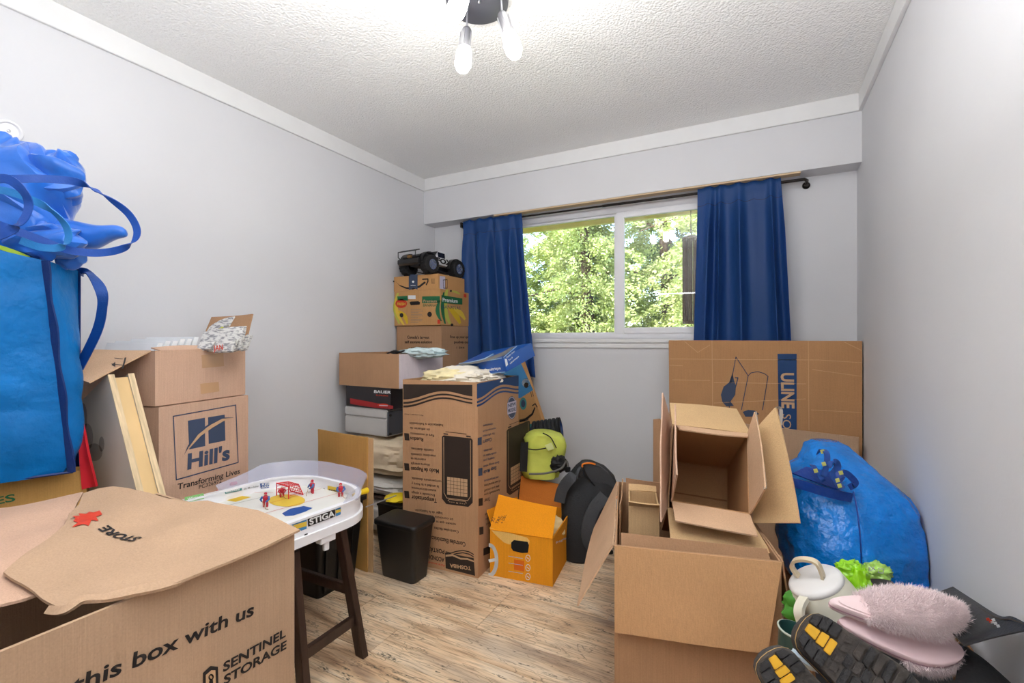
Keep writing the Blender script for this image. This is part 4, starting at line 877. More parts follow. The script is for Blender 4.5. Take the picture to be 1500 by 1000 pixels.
# blue appliance box lying on the linens
nb = [at(668, 537.5, t=2.62), at(740, 539, t=2.50), at(763, 523, t=2.72), at(690, 522, t=2.86)]   # rough footprint
BR_ = at(743, 543, t=2.46); BL_ = BR_+(at(664, 553, t=2.62)-BR_)
q1 = at(736.5, 523.5, t=2.46); q2 = at(666, 536, t=2.66); q3 = at(757, 506, t=2.76); vdown = V3((.008, -.01, -.085))
vb_ = thing('blue_appliance_box', 'tilted blue appliance box with white lettering lying on the linens', 'box', q1+vdown)
w1 = q2-q1; w2 = q3-q1; w2 = w2-w1*(w2.dot(w1)/w1.length_squared); dn = w1.cross(w2).normalized()*.078; dn = dn if dn.z < 0 else -dn
MB().slab(q1, w1, w2, dn).build('body', mat('blue_card_print', (18, 78, 160), .4, var=.05), vb_, bevel=.001)
nf_ = (w1.cross(dn)).normalized(); nf_ = nf_ if nf_.dot(FW) < 0 else -nf_; p = Print(q1, nf_)
p.text('white', 'Warm Tower', (672, 541), (702, 537.5), 3.2, .02); p.text('white', 'Tour ergonométrique', (690, 546.5), (734, 540.5), 4.2, .02); p.line('paleblue', [(667, 536.8), (735, 524.2)], 1.2); p.line('paleblue', [(690, 549.8), (740, 544.5)], 1); p.build(vb_)
ns_ = (w2.cross(dn)).normalized(); ns_ = ns_ if ns_.dot(RT) > 0 else -ns_; p = Print(q1, ns_)
p.line('paleblue', [(737.5, 523.3), (757, 506.5)], 1.2); p.text('white', 'Ceramic Tower', (742, 525), (754, 515), 2.6, .02); p.text('white', 'Tour de', (745, 529), (751, 524), 2.6, .02); p.text('white', 'céramique', (747, 533.5), (760, 522.5), 2.6, .02); p.poly('white', [(739, 525), (742.5, 526), (744, 534), (741, 537)]); p.build(vb_)
nt_ = -dn.normalized(); p = Print(q1, nt_); p.band('grey', [(672, 533), (700, 529), (715, 524), (735, 516), (750, 508)], [(672, 535), (700, 532), (722, 526), (738, 521), (754, 508)]); p.band('paleblue', [(672, 532), (690, 530), (710, 525), (722, 518)], [(672, 533), (690, 531), (711, 526), (724, 518.5)], 2); p.build(vb_)

# ---- flat parcel leaning behind the appliance carton
fa = thing('flat_parcel', 'blue and tan parcel box leaning against the wall behind the appliance carton', 'box', (-1.05, 2.95, 0))
P0, P1, P2, P3 = at(762, 700, t=2.86), at(793, 618, t=2.93), at(763, 527, t=3.26), at(700, 540, t=3.2)
tp = at(761, 525, Y=2.965); rb = at(794, 622, Y=2.950); e1 = (rb-tp); lbase = V3((rb.x+.03, rb.y-.04, .004)); 
ed = (lbase-tp); sd0 = V3((-1, 0, 0)); sd0 = (sd0-ed.normalized()*sd0.dot(ed.normalized())).normalized()
e_n = (tp-rb).normalized(); b_ = rb+(-e_n)*((rb.z-.006)/e_n.z)
sdv = V3((-.97, .05, 0)); sdv = (sdv-e_n*sdv.dot(e_n)).normalized(); nrm = sdv.cross(e_n).normalized(); nrm = nrm if nrm.y > 0 else -nrm
MB().slab(b_+UP*.03, e_n*((tp-b_).length-.03), sdv*.30, nrm*.045).build('body', C_WARM, fa, bevel=.001)
p = Print(b_+UP*.03, -nrm)
p.poly('sky', [(700, 520), (760.7, 526), (781, 571), (762, 583), (700, 583)])
p.disc('white', (770.5, 560.5), 6, 6); p.disc('brown', (771, 564), 3.4, 4, 2); p.disc('teal', (766.5, 591), 5, 9, 0); p.disc('slate', (766.5, 591), 3, 5.5, 2)
p.band('black', [(761, 614.5), (770, 612), (779, 605), (783, 596)], [(761, 618.5), (771, 616), (781, 607), (784.5, 597)], 1); p.line('black', [(780, 594), (784, 591), (787, 596)], 1.6)
p.disc('teal', (776.5, 625), 4.5, 4.5); p.poly('slate', [(775, 628), (779, 624), (780, 633), (777, 633)], 2); p.line('brown', [(777.5, 574), (779, 581)], 1); p.line('brown', [(780, 573), (781.5, 580)], 1); p.build(fa, {'sky': 'blue_panel_print', 'teal': 'sticker'})

# ---- stacked boxes against the left corner
base_ = carton('carton', 'plain brown carton at the bottom of the corner stack', (-2.385, 2.70, 0), (1, 0, 0), (0, 1, 0), .855, C_MID, .42, .42, open_=False)
S0 = V3((-2.375, 2.69, .856)); sc = carton('storage_carton', 'storage carton printed with self storage solution under the banana box', S0, (1, 0, 0), (0, 1, 0), .395, C_MID, .405, .36, open_=False)
p = onface(S0, V3((1, 0, 0)), V3((0, 1, 0))); p.text('brown', "Canada's largest", (596.5, 495.5), (629, 496), 4, .02); p.text('brown', 'self storage solution', (593, 502.5), (633, 502.5), 4, .02); p.text('brown', '1 844 444-9354', (600, 511), (625, 511), 3, .006); p.build(sc)
p = Print(S0+V3((.405, 0, 0)), (1, 0, 0)); p.text('brown', 'Free up your space', (659, 495), (690, 495), 3.6, .02); p.text('brown', 'pudge out', (665, 502.5), (688, 502.5), 3.6, .02); p.text('brown', '1 844', (668.5, 510.5), (680, 510.5), 3); p.build(sc)
N0 = V3((-2.383, 2.675, 1.256)); WB, DB, HB = .415, .36, .25
bb = carton('banana_box', 'banana box with green Premium band and yellow bananas printed on it', N0, (1, 0, 0), (0, 1, 0), HB, C_WARM, WB, DB, open_=False)
def banana(p, c0, c1, bend, w_, key, k=0):
    A = []; B = []
    for i in range(11):
        v = i/10; x = c0[0]+(c1[0]-c0[0])*v; y = c0[1]+(c1[1]-c0[1])*v; o = bend*math.sin(math.pi*v); ww = w_*(.35+.65*math.sin(math.pi*min(max(v, .06), .94)))
        dx, dy = c1[0]-c0[0], c1[1]-c0[1]; l = math.hypot(dx, dy); nx_, ny_ = -dy/l, dx/l; A.append((x+nx_*(o+ww), y+ny_*(o+ww))); B.append((x+nx_*(o-ww), y+ny_*(o-ww)))
    p.band(key, A, B, k)
p = onface(N0, V3((1, 0, 0)), V3((0, 1, 0)))
banana(p, (583, 429), (585, 474), 5, 3, 'lime'); banana(p, (580, 437), (592, 476), 4, 2.5, 'gold', 1); banana(p, (584, 455), (597, 474), -3, 3, 'yellow', 2)
p.disc('red', (588, 444.5), 8.5, 6.5, 3); p.text('gold', 'FRESH', (582, 447), (594, 447), 4, .02, 4); p.poly('green', [(582, 434), (597, 433), (598, 440), (583, 440)], 3); p.poly('white', [(598, 432.5), (609, 432.5), (609, 438), (598, 438)], 2)
p.poly('black', [(600, 443), (602, 441.5), (613, 441), (615.5, 442.5), (615, 446), (602, 447)], 2); p.disc('black', (588.5, 461.5), 2.8, 3.2, 4); p.disc('black', (629.5, 460.3), 3.3, 3.8, 2)
p.poly('green', [(618.5, 434), (644.5, 433.5), (644.5, 443.5), (618.5, 444)]); p.text('cardlt', 'Premium', (620.5, 442.7), (640, 442.7), 4, .01, 2); p.text('green', 'BANANAS', (620, 449), (641, 449), 4, .0)
for k in range(9): p.line('grey', [(602, 453+k*2.4), (602+15+4*math.sin(k*2.2), 453+k*2.4)], .5)
p.poly('red', [(641, 468), (645, 468), (645, 474), (641, 474)], 2); banana(p, (644, 440), (646, 470), 4, 3, 'green', 0); p.build(bb, {'lime': 'banana_print', 'gold': 'banana_print', 'yellow': 'banana_print'})
p = Print(N0+V3((WB, 0, 0)), (1, 0, 0))
banana(p, (655, 424), (659, 474), 6, 4, 'lime'); banana(p, (650, 428), (652, 474), 3, 2.5, 'green', 1); banana(p, (657, 450), (674, 474), -2, 4, 'yellow', 1); banana(p, (663, 450), (681, 468), -2, 3.4, 'gold', 2); banana(p, (660, 426), (674, 431), -1, 1.6, 'lime', 1)
p.poly('green', [(646.5, 432), (677, 437), (677, 446), (646.5, 443.5)], 3); p.text('white', 'Premium', (648, 441.5), (670, 443.5), 5.5, .02, 4); p.text('slate', 'BANANAS', (648, 451.5), (674, 453.5), 5, .0, 4); p.poly('red', [(679, 430), (683, 431), (683, 436), (679, 435)], 2); p.disc('black', (660, 426), 1.5, 1.5, 5); p.disc('black', (661.5, 475.5), 2, 2, 5)
p.build(bb, {'lime': 'banana_print', 'gold': 'banana_print', 'yellow': 'banana_print'})
M0 = V3((-2.385, 2.672, 1.507)); mz = carton('parcel_box', 'shallow parcel box with a black curved arrow and dark tape under the toy truck', M0, (1, 0, 0), (0, 1, 0), .105, C_WARM, .40, .33, open_=False)
p = onface(M0, V3((1, 0, 0)), V3((0, 1, 0)))
p.band('black', [(579, 412), (585, 417), (595, 420.5), (605, 421), (614, 418), (622, 412)], [(580, 412.5), (586, 419), (595, 423), (605, 424), (615, 421), (624, 414)]); p.line('black', [(619, 409), (627, 408.5), (627, 412), (624.5, 417)], 2)
p.poly('slate', [(599, 402), (612, 402), (612, 424), (609, 423), (605.5, 421), (602, 424), (599, 424.5)], 3); p.disc('white', (605.5, 412.5), 1.6, 1.6, 4); p.line('white', [(602, 418), (609, 418)], .6, 4); p.disc('black', (576.8, 412), 1.4, 1.1)
for x in (633, 636): p.line('black', [(x, 408), (x, 413)], 1)
p.line('black', [(632, 414.3), (637, 414.3)], .8); p.build(mz, {'slate': 'dark_tape'})
p = Print(M0+V3((.40, 0, 0)), (1, 0, 0)); p.poly('lav', [(644, 404), (652, 405), (652, 424), (644, 424)]); p.line('black', [(649, 410), (655, 409.5), (655, 422), (649.5, 422)], 1, 1, True); p.line('black', [(652, 410), (652, 422)], .8)
p.build(mz)

# ---- radio controlled truck
tk_b = V3((-2.055, 2.665, 1.6125)); P2_ = V3((-2.028, 2.955, 1.6125)); hd_ = (tk_b-P2_).normalized(); lf_ = V3((-hd_.y, hd_.x, 0)); lf_ = lf_ if lf_.x < 0 else -lf_
tr_ = thing('toy_truck', 'black and white radio controlled truck on top of the corner stack', 'toy truck', tk_b)
PITCH = math.radians(7)
def tq(x, y, z):                           # x forward from the rear axle, y to the left side (0 = right wheels), z up
    zz = z+x*math.sin(PITCH)*.35; return P2_+hd_*(x)+lf_*y+UP*zz
TYRE = mat('tyre_rubber', (26, 26, 28), .8, bump=.5, bs=120); TBLK = mat('truck_black', (24, 24, 26), .35); TWHT = mat('truck_white', (220, 220, 222), .35); HUB = mat('star_hub', (190, 196, 214), .25, metal=.8)
for x in (.0, .29):
    for y in (.0, .205):
        c_ = tq(x, y, .0); c_.z = 1.6135+.068; sgn = -1 if y == 0 else 1; axv = lf_*sgn
        wh = MB().lathe([(.03, -.032), (.055, -.034), (.066, -.028), (.068, 0), (.066, .028), (.055, .034), (.03, .032)], c_, axv, 28).build('wheel', TYRE, tr_, smooth=True, sharp=60)
        kn = MB()
        for k in range(18):
            a = 2*math.pi*k/18; rv = hd_*math.cos(a)+UP*math.sin(a); tv = hd_*-math.sin(a)+UP*math.cos(a)
            kn.slab(c_+rv*.064-tv*.006-axv*.028, tv*.012, axv*.024, rv*.0045); kn.slab(c_+rv*.064-tv*.001+axv*.004, tv*.012, axv*.024, rv*.0045)
        kn.build('tread', TYRE, wh)
        h_ = MB().lathe([(0, .020), (.034, .024), (.037, .033), (.030, .033), (.028, .024), (0, .022)], c_, axv, 20)
        for k in range(6):
            a = 2*math.pi*k/6; rv = hd_*math.cos(a)+UP*math.sin(a); tv = hd_*-math.sin(a)+UP*math.cos(a); h_.slab(c_+axv*.023-tv*.005, rv*.031, tv*.010, axv*.008)
        h_.build('hub', HUB, wh, smooth=True, sharp=40)
def tbody(pts, y0, y1, nm, m): return MB().loft([[tq(x, y, z) for x, z in pts] for y in (y0, y1)]).build(nm, m, tr_, bevel=.003)
tbody([(-.06, .045), (.335, .045), (.345, .075), (-.07, .075)], .06, .145, 'chassis', TBLK)
tbody([(-.075, .085), (.05, .085), (.06, .125), (-.07, .128)], .02, .185, 'bed', TWHT)
tbody([(.05, .080), (.20, .080), (.205, .125), (.165, .178), (.095, .182), (.06, .128)], .02, .185, 'cab', TWHT)
tbody([(.20, .080), (.36, .088), (.372, .105), (.35, .125), (.205, .135)], .02, .185, 'hood', TBLK)
tbody([(.375, .045), (.40, .055), (.40, .085), (.375, .09)], .0, .205, 'bumper', TBLK)
WIN = mat('truck_window', (30, 30, 34), .15)
for y in (.0185, .1845): MB().slab(tq(.105, y, .132), tq(.18, y, .132)-tq(.105, y, .132), tq(.11, y, .168)-tq(.105, y, .132), lf_*.002).build('side_window', WIN, tr_)
MB().slab(tq(.208, .03, .130), lf_*.145, tq(.172, .03, .176)-tq(.208, .03, .130), hd_*.002).build('windshield', WIN, tr_)
cg = MB()
for y in (.02, .185): cg.tube([tq(.36, y, .07), tq(.41, y, .10), tq(.41, y, .135), tq(.37, y, .15)], .004, 6); cg.tube([tq(.03, y-.01, .04), tq(.04, y-.012, .025), tq(.24, y-.012, .025), tq(.25, y-.01, .04)], .004, 6)
cg.tube([tq(.41, .02, .135), tq(.41, .185, .135)], .004, 6).tube([tq(.37, .02, .15), tq(.37, .185, .15)], .004, 6).build('tube_bars', TBLK, tr_)
for y in (.012, .193):
    for x in (.29, .0):
        MB().loft([[tq(x+.082*math.cos(a)*s_, yy, .062+.085*math.sin(a)*s_) for a in [math.pi*k/10 for k in range(11)] for s_ in (1,)]+[tq(x+.075*math.cos(a), yy, .062+.078*math.sin(a)) for a in [math.pi*(10-k)/10 for k in range(11)]] for yy in (y-.022, y+.022)]).build('fender', TBLK, tr_, smooth=True, sharp=40)
MB().slab(tq(.376, .085, .095), lf_*.035, hd_*.012, UP*.02).build('winch', mat('bronze_metal', (150, 110, 60), .4, metal=.6), tr_)
MB().tube([tq(.30, .06, .06), tq(.33, .07, .11)], .010, 10).build('shock', CHROME, tr_)
p = Print(tq(.1, .0172, .1), -lf_); q_a, q_b = tq(.20, .0172, .092), tq(.03, .0172, .092)
def topx(P): d = P-V3((0, 0, EYE)); dd = depth(P); return (CX+FPX*(CS*P.x+SN*P.y)/dd, CY-FPX*(P.z-EYE)/dd)
p.text('black', 'FOX', topx(q_a), topx(q_b), 7, .05); p.build(tr_)

# ---- open box, skate box, grey case, bedding
OB = V3((-2.335, 2.085, .868)); oa, ob_ = yawed(-2); 
def ocart(o, w, d, h, m, nm, lab, open_=True, cat='box', yaw=-2): a, b = yawed(yaw); return carton(nm, lab, o, a, b, h, m, w, d, open_=open_, cat=cat)
ob1 = ocart((-2.335, 2.115, .870), .50, .40, .20, C_MID, 'open_carton', 'open brown carton with plastic bags in it over the skate box', True)
aa, bb2 = yawed(-2); q_ = V3((-2.335, 2.115, .870))+aa*.50
INK['lavcard'] = card('cardboard_pale_lilac', (212, 200, 204)); MB().slab(q_+aa*.0005, bb2*.40, aa*.002, UP*.199).build('pale_side', INK['lavcard'], ob1)  # right side sheet in a paler lilac tone than the carton body
sk_ = ocart((-2.285, 2.125, .742), .375, .33, .126, mat('black_gloss_card', (34, 30, 34), .3), 'skate_box', 'black skate shoe box with red glow print under the open carton', False)
a3, b3 = yawed(-2); p = onface(V3((-2.285, 2.125, .742)), a3, b3); p.text('white', 'BAUER', (548, 575), (573, 576.5), 4, .03, 2, shear=.15); p.text('red', 'SUPREME', (551, 579.5), (569, 580.5), 2, .01, 2)
p.band('crimson', [(513, 583), (530, 586), (550, 590), (576, 594)], [(513, 591), (530, 594), (550, 597), (576, 599)]); p.disc('red', (561, 593), 8, 2.2, 1); p.line('lav', [(556, 593.5), (568, 594)], 1.2, 2); p.build(sk_, {'crimson': 'red_glow_print'})
GC_ = mat('grey_case_shell', (190, 188, 186), .45, var=.02); GC2 = mat('dark_grey_case', (72, 76, 84), .4)
gc = thing('grey_case', 'light grey hard case under the black skate box', 'case', (-2.1, 2.3, .575)); g0 = V3((-2.30, 2.125, .578))
MB().slab(g0, a3*.36, b3*.32, UP*.105).build('body', GC_, gc, bevel=.006); MB().slab(g0+UP*.107, a3*.36, b3*.32, UP*.054).build('lid', GC_, gc, bevel=.006)
MB().slab(g0+a3*.361+UP*.01, a3*.012, b3*.31, UP*.14).build('side_panel', GC2, gc, bevel=.002)
for z_ in (.02, .13): MB().lathe([(0, 0), (.008, 0), (.008, .006), (0, .006)], g0+a3*.374+b3*.012+UP*z_, a3, 12).build('latch', BLACKP, gc)
QU = mat('cream_quilt', (214, 196, 168), .9, var=.1, vs_=10, bump=.35, bs=22); QW = mat('plastic_wrapped_white', (216, 214, 210), .25, var=.06, vs_=18, bump=.5, bs=26, spec=.6)
def pillow(nm, lab, c, r, m, seed, extra=None, cat='bedding', amp=.2):
    t_ = thing(nm, lab, cat, (c[0], c[1], c[2]-r[2]))
    mb = MB(); V = []; F = []; nu, nv = 72, 30; c = V3(c)
    for j in range(nv+1):
        th_ = -math.pi/2+math.pi*j/nv
        for i in range(nu):
            ph = 2*math.pi*i/nu; f = lambda s_, e: math.copysign(abs(s_)**e, s_)
            x = f(math.cos(th_), .5)*f(math.cos(ph), .45); y_ = f(math.cos(th_), .5)*f(math.sin(ph), .45); z = f(math.sin(th_), .7)
            k = 1+amp*noise.noise(V3((x*2.4+seed, y_*2.4, z*5)))*.5-amp*.35*abs(noise.noise(V3((x*5, y_*5+seed, z*9))))
            V.append(c+V3((x*r[0]*k, y_*r[1]*k, z*r[2]*k)))
    for j in range(nv):
        for i in range(nu): F.append((j*nu+i, j*nu+(i+1) % nu, (j+1)*nu+(i+1) % nu, (j+1)*nu+i))
    mb.add(V, F).build('cover', m, t_, smooth=True); return t_
pillow('quilt_bag', 'cream quilt in clear plastic under the grey case', (-2.02, 2.28, .455), (.27, .22, .115), QU, 3)
pillow('quilt_bag', 'white quilt in clear plastic second from the floor, beside the appliance carton', (-2.02, 2.28, .285), (.27, .22, .050), QW, 6)
pillow('quilt_bag', 'white bedding bag lowest on the floor behind the cardboard panel', (-2.02, 2.28, .120), (.28, .23, .108), QW, 9)
pillow('folded_blanket', 'dark brown folded blanket between the white bedding bags', (-2.02, 2.28, .232), (.275, .215, .010), mat('brown_blanket', (64, 44, 36), .9), 2, amp=.05)
pb = thing('plastic_bag', 'pale plastic bag sticking out of the open carton', 'bag', (-2.0, 2.35, 1.0)); crumple(at(620, 517, t=2.85), .13, .08, .030, 3.3, .6, 48, 24).build('film', mat('pale_bag_film', (196, 214, 216), .25, var=.14, vs_=30), pb, smooth=True, sharp=60)
cb_ = thing('coiled_cable', 'black coiled cable at the left end of the open carton', 'cable', (-2.2, 2.35, 1.0))
cc = at(574, 517, t=2.82); MB().tube([cc+V3((.035*math.cos(a)+.002*a, .03*math.sin(a), .004*math.sin(a*3)-.002+.0006*a)) for a in [k*.45 for k in range(60)]], .004, 6).build('cord', BLACKP, cb_, smooth=True)

# ---- grey tote, green bag, foam roller at the back wall
gt = thing('grey_tote', 'grey plastic tote with pale lid under the lime green bag', 'bin', (-1.2, 2.7, 0))
cT = at(800, 700, Y=2.60); rr = taper(-1.50, 2.53, -.995, 2.86, 0, 0, 0, .05, 5)
MB().loft([rr(.035, .001), rr(.028, .02), rr(.004, .27), rr(.004, .285)]).build('body', mat('grey_translucent_plastic', (150, 152, 158), .3), gt, smooth=True, sharp=50)
MB().loft([rr(.0, .275), rr(-.01, .278), rr(-.01, .30), rr(-.002, .312), rr(.02, .314)]).build('lid', mat('pale_grey_lid', (200, 200, 208), .3), gt, smooth=True, sharp=50)
LIME = mat('lime_nylon', (204, 212, 92), .6, var=.07, vs_=12, bump=.35, bs=24); NB = mat('black_nylon', (18, 18, 20), .7, bump=.2, bs=90)
gb = thing('lime_bag', 'lime green sports bag with black trim on the grey tote', 'bag', (-1.2, 2.75, .315))
gc0 = at(796, 666, t=2.83); gc0.z = .315+.105
rows = [(694, 764, 818), (684, 762, 822), (672, 762, 827), (660, 763, 829), (650, 768, 829), (641, 767, 827), (636, 771, 822), (633, 778, 812)]
rg = []
for yy, xl, xr in rows:
    tt_ = 2.80; m_ = at((xl+xr)/2, yy, t=tt_); hw = (xr-xl)/2*tt_/FPX; rg.append([m_+RT*(hw*math.copysign(abs(math.cos(q))**.7, math.cos(q)))+FW*(.115*math.copysign(abs(math.sin(q))**.7, math.sin(q))) +(RT*math.cos(q)+FW*math.sin(q))*(.016*noise.noise(V3((q*2.2, yy*.09, 2)))-.012*abs(noise.noise(V3((q*4, yy*.13, 5))))) for q in [2*math.pi*k/40 for k in range(40)]])
zmin = min(q.z for q in rg[0]); sh_ = .317-zmin
rg = [[q+UP*max(0, sh_)*(1-i/7) for q in r_] for i, r_ in enumerate(rg)]
MB().loft(rg).build('body', LIME, gb, smooth=True, sharp=70)
fp = FW*-.118
def gpt(x, y, t=2.665): return at(x, y, t=t)
MB().sheet([gpt(761, 690), gpt(772, 691), gpt(774, 647), gpt(763, 648)], 4, 8, .006, .004).build('side_panel', NB, gb)
MB().ribbon([gpt(772, 657), gpt(785, 658.5), gpt(800, 656)], .006, UP, .004, 4).build('pocket_trim', NB, gb)
MB().ribbon([gpt(795, 634), gpt(806, 640), gpt(812, 650), gpt(815, 656)], .006, RT, .004, 5).build('pocket_trim', NB, gb)
MB().sheet([gpt(803, 660), gpt(812, 657), gpt(808, 648), gpt(798, 652)], 3, 3, .006).build('label_window', mat('pale_lime', (214, 222, 150), .5), gb)
crumple(gpt(818, 679, 2.70), .048, .03, .045, 6.1, .5, 30, 20).build('side_panel', NB, gb, smooth=True)
MB().tube(smooth([gpt(775, 694, 2.66), gpt(800, 693, 2.64), gpt(822, 686, 2.64), gpt(830, 675, 2.66), gpt(833, 690, 2.64)], 5), .006, 7).build('strap', mat('grey_webbing', (96, 94, 90), .7), gb, smooth=True)
MB().slab(gpt(828, 692, 2.62), RT*.03, FW*.012, UP*.03).build('buckle', BLACKP, gb, bevel=.003)
fr_ = thing('foam_roller', 'black ribbed foam roller with blue core behind the lime bag', 'foam roller', (-1.05, 2.9, .5))
ra, rb_ = at(782, 632, t=3.0), at(822, 626, t=2.96); axr = (rb_-ra).normalized(); Lr = (rb_-ra).length
prof = []
for k in range(7): z = Lr*k/7; prof += [(.058, z), (.066, z+.006), (.066, z+Lr/7-.008), (.058, z+Lr/7-.002)]
ro_ = MB().lathe([(0, 0)]+prof+[(.066, Lr), (.046, Lr+.002), (.046, Lr-.03), (0, Lr-.03)], ra, axr, 32).build('foam', mat('black_foam', (26, 27, 30), .7), fr_, smooth=True, sharp=50)
MB().lathe([(.0455, Lr+.001), (.0455, Lr-.028), (.030, Lr-.028), (.038, Lr+.001)], ra, axr, 32).build('core', mat('blue_core', (22, 60, 120), .5), fr_, smooth=True)

# ---- black backpack with orange piping
bp_ = thing('backpack', 'black backpack with orange piping leaning on the wall', 'backpack', (-.75, 2.62, 0))
ORP = mat('orange_piping', (226, 122, 30), .5); BKM = mat('backpack_mesh', (30, 31, 34), .75, bump=.4, bs=160); BKG = mat('backpack_strap', (60, 62, 66), .7, bump=.3, bs=140)
rows = [(803, 826, 884, 2.50), (780, 822, 888, 2.52), (755, 823, 892, 2.55), (730, 822, 901, 2.58), (710, 826, 904, 2.62), (695, 834, 899, 2.66), (684, 844, 888, 2.70), (679, 852, 874, 2.72)]
rg = []
for yy, xl, xr, tt_ in rows:
    m_ = at((xl+xr)/2, yy, t=tt_); hw = (xr-xl)/2*tt_/FPX; rg.append([m_+RT*(hw*math.copysign(abs(math.cos(q))**.75, math.cos(q)))+FW*((.10 if yy < 800 else .08)*math.copysign(abs(math.sin(q))**.75, math.sin(q))) for q in [2*math.pi*k/40 for k in range(40)]])
z0_ = min(q.z for q in rg[0])
for q in rg[0]: q.z = .004
MB().loft(rg).build('body', BKM, bp_, smooth=True, sharp=70)
def bk(x, y, t=2.52): return at(x, y, t=t)
pad = MB(); c_ = bk(884, 705, 2.54)
pts = [(853, 681), (862, 678.5), (878, 683), (893, 694), (903, 709), (907, 722), (905, 728), (896, 729), (885, 723), (872, 712), (860, 697)]
pad.prism([bk(x, y, 2.55) for x, y in pts], FW*.06); pad.build('lid_panel', BKG, bp_, bevel=.004)
pm_ = smooth([bk(853, 681, 2.545), bk(860, 697, 2.54), bk(872, 712, 2.54), bk(885, 723, 2.54)], 4); MB().tube(pm_, .0035, 6).build('piping', NB, bp_)
MB().tube(smooth([bk(853, 684, 2.54), bk(854, 679.5, 2.54), bk(864, 678, 2.54), bk(872, 680, 2.545)], 4), .005, 6).build('piping', ORP, bp_, label='orange piping'); MB().tube(smooth([bk(882, 722, 2.535), bk(891, 728, 2.535), bk(900, 729.5, 2.535), bk(906, 727, 2.535)], 4), .007, 6).build('piping', ORP, bp_, label='orange piping')
MB().ribbon([bk(852, 690, 2.52), bk(836, 700, 2.50), bk(824, 716, 2.50), bk(819, 735, 2.5)], .055, [UP+RT*.5, RT, RT, RT], .018, 6).build('shoulder_strap', BKG, bp_, smooth=True)
MB().ribbon([bk(886, 726, 2.46), bk(870, 745, 2.44), bk(861, 770, 2.42), bk(862, 792, 2.42), bk(872, 803, 2.43)], .062, [RT+UP*.4, RT, RT, RT, RT], .02, 6).build('shoulder_strap', BKG, bp_, smooth=True)
MB().slab(bk(884, 812, 2.42), RT*.05, FW*.02, UP*.02).build('buckle', BLACKP, bp_, bevel=.003)

# ---- orange box
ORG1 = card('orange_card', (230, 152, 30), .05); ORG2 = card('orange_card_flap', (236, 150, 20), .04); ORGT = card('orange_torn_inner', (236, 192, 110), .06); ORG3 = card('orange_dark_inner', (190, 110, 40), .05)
oa_ = V3((-.321, -.043, 0)).normalized(); ob3 = V3((-oa_.y, oa_.x, 0)); ob3 = ob3 if ob3.y > 0 else -ob3
O0 = V3((-.855, 2.036, 0)); ox = carton('christmas_box', 'orange box with handwritten lettering and a torn hand hole on the floor', O0, oa_, ob3, .223, ORG1, .316, .42)
p = onface(O0, oa_, ob3)
p.ring('white', (717, 820), 10.5, 22, 5.5, 1, -88, 88, 20); p.line('white', [(717, 821), (727, 819)], 4.5)
INK['torn'] = ORGT; INK['hole'] = mat('dark_hole', (10, 9, 9), .9)
p.poly('torn', [(716, 772), (772, 787), (776, 792), (774, 801), (752, 796), (746, 797), (738, 794), (726, 783)]); p.poly('hole', [(749, 794), (753, 790.5), (773, 793), (775, 798), (773.5, 809), (765, 809.5), (752, 806.5), (749, 802)], 2)
p.poly('orange', [(753, 819), (768, 821), (768, 837), (753, 834)])
for k, yy in enumerate((817, 827, 839)): p.line('paleblue', [(745, yy-3), (766, yy+.5)], .6, 2)
for yy in (817, 831, 844): p.ring('white', (773.5, yy), 3.2, 4.6, .8, 2); p.line('white', [(772, yy-1), (775, yy+1.5)], 1, 2)
INK['tapeo'] = TAPEC
p.build(ox, {'white': 'printed_logo', 'torn': 'torn_paper', 'hole': 'hand_hole'})
p = Print(O0, -oa_); p.text('white', 'fragile', (814, 796), (829, 789), 3, .01); p.ring('white', (848, 776), 5, 18, 2, 1, 90, 270, 12); p.build(ox)
r0 = O0+UP*.224; r1 = r0+oa_*.316; r2 = r0+ob3*.42; r3 = r1+ob3*.42
f1 = at(815.5, 742.6, t=2.31); f0 = at(730.6, 724, t=2.40)
fo1 = MB().sheet([r0-ob3*.003, r1-ob3*.003, f0, f1], 10, 8, .005, .008, .004, 6).build('flap', ORG2, ox, smooth=True, sharp=30, label='raised flap with black handwriting')
nfl = (r1-r0).cross(f1-r0).normalized(); nfl = nfl if nfl.dot(FW) < 0 else -nfl; p = Print(r0-ob3*.003+nfl*.010, nfl)
p.text('black', 'XMAS', (723, 765), (731, 748), 5.5, .0); p.text('black', 'TREE', (729, 768), (737, 754), 4.8, .0); p.text('black', '+ DECORATION', (737, 767), (752, 731), 4.8, .0); p.build(ox)
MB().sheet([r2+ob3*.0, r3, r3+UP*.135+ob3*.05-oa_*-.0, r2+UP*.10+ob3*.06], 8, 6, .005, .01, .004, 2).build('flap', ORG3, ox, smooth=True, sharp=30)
MB().sheet([r3, r1+UP*.0+ob3*.03, r1+ob3*.05+oa_*.05+UP*.10, r3+oa_*.05+UP*.13], 8, 6, .005, .006, .003, 2).build('flap', ORG2, ox, smooth=True, sharp=30)
it = thing('wrapping_paper', 'pale tissue paper filling the orange box', 'paper', O0+ob3*.2+oa_*.15+UP*.15); crumple(O0+ob3*.23+oa_*.13+UP*.178, .125, .15, .042, 8.2, .3, 40, 20, (oa_, ob3, UP)).build('tissue', mat('cream_tissue', (236, 208, 150), .8, var=.06), it, smooth=True, sharp=60)

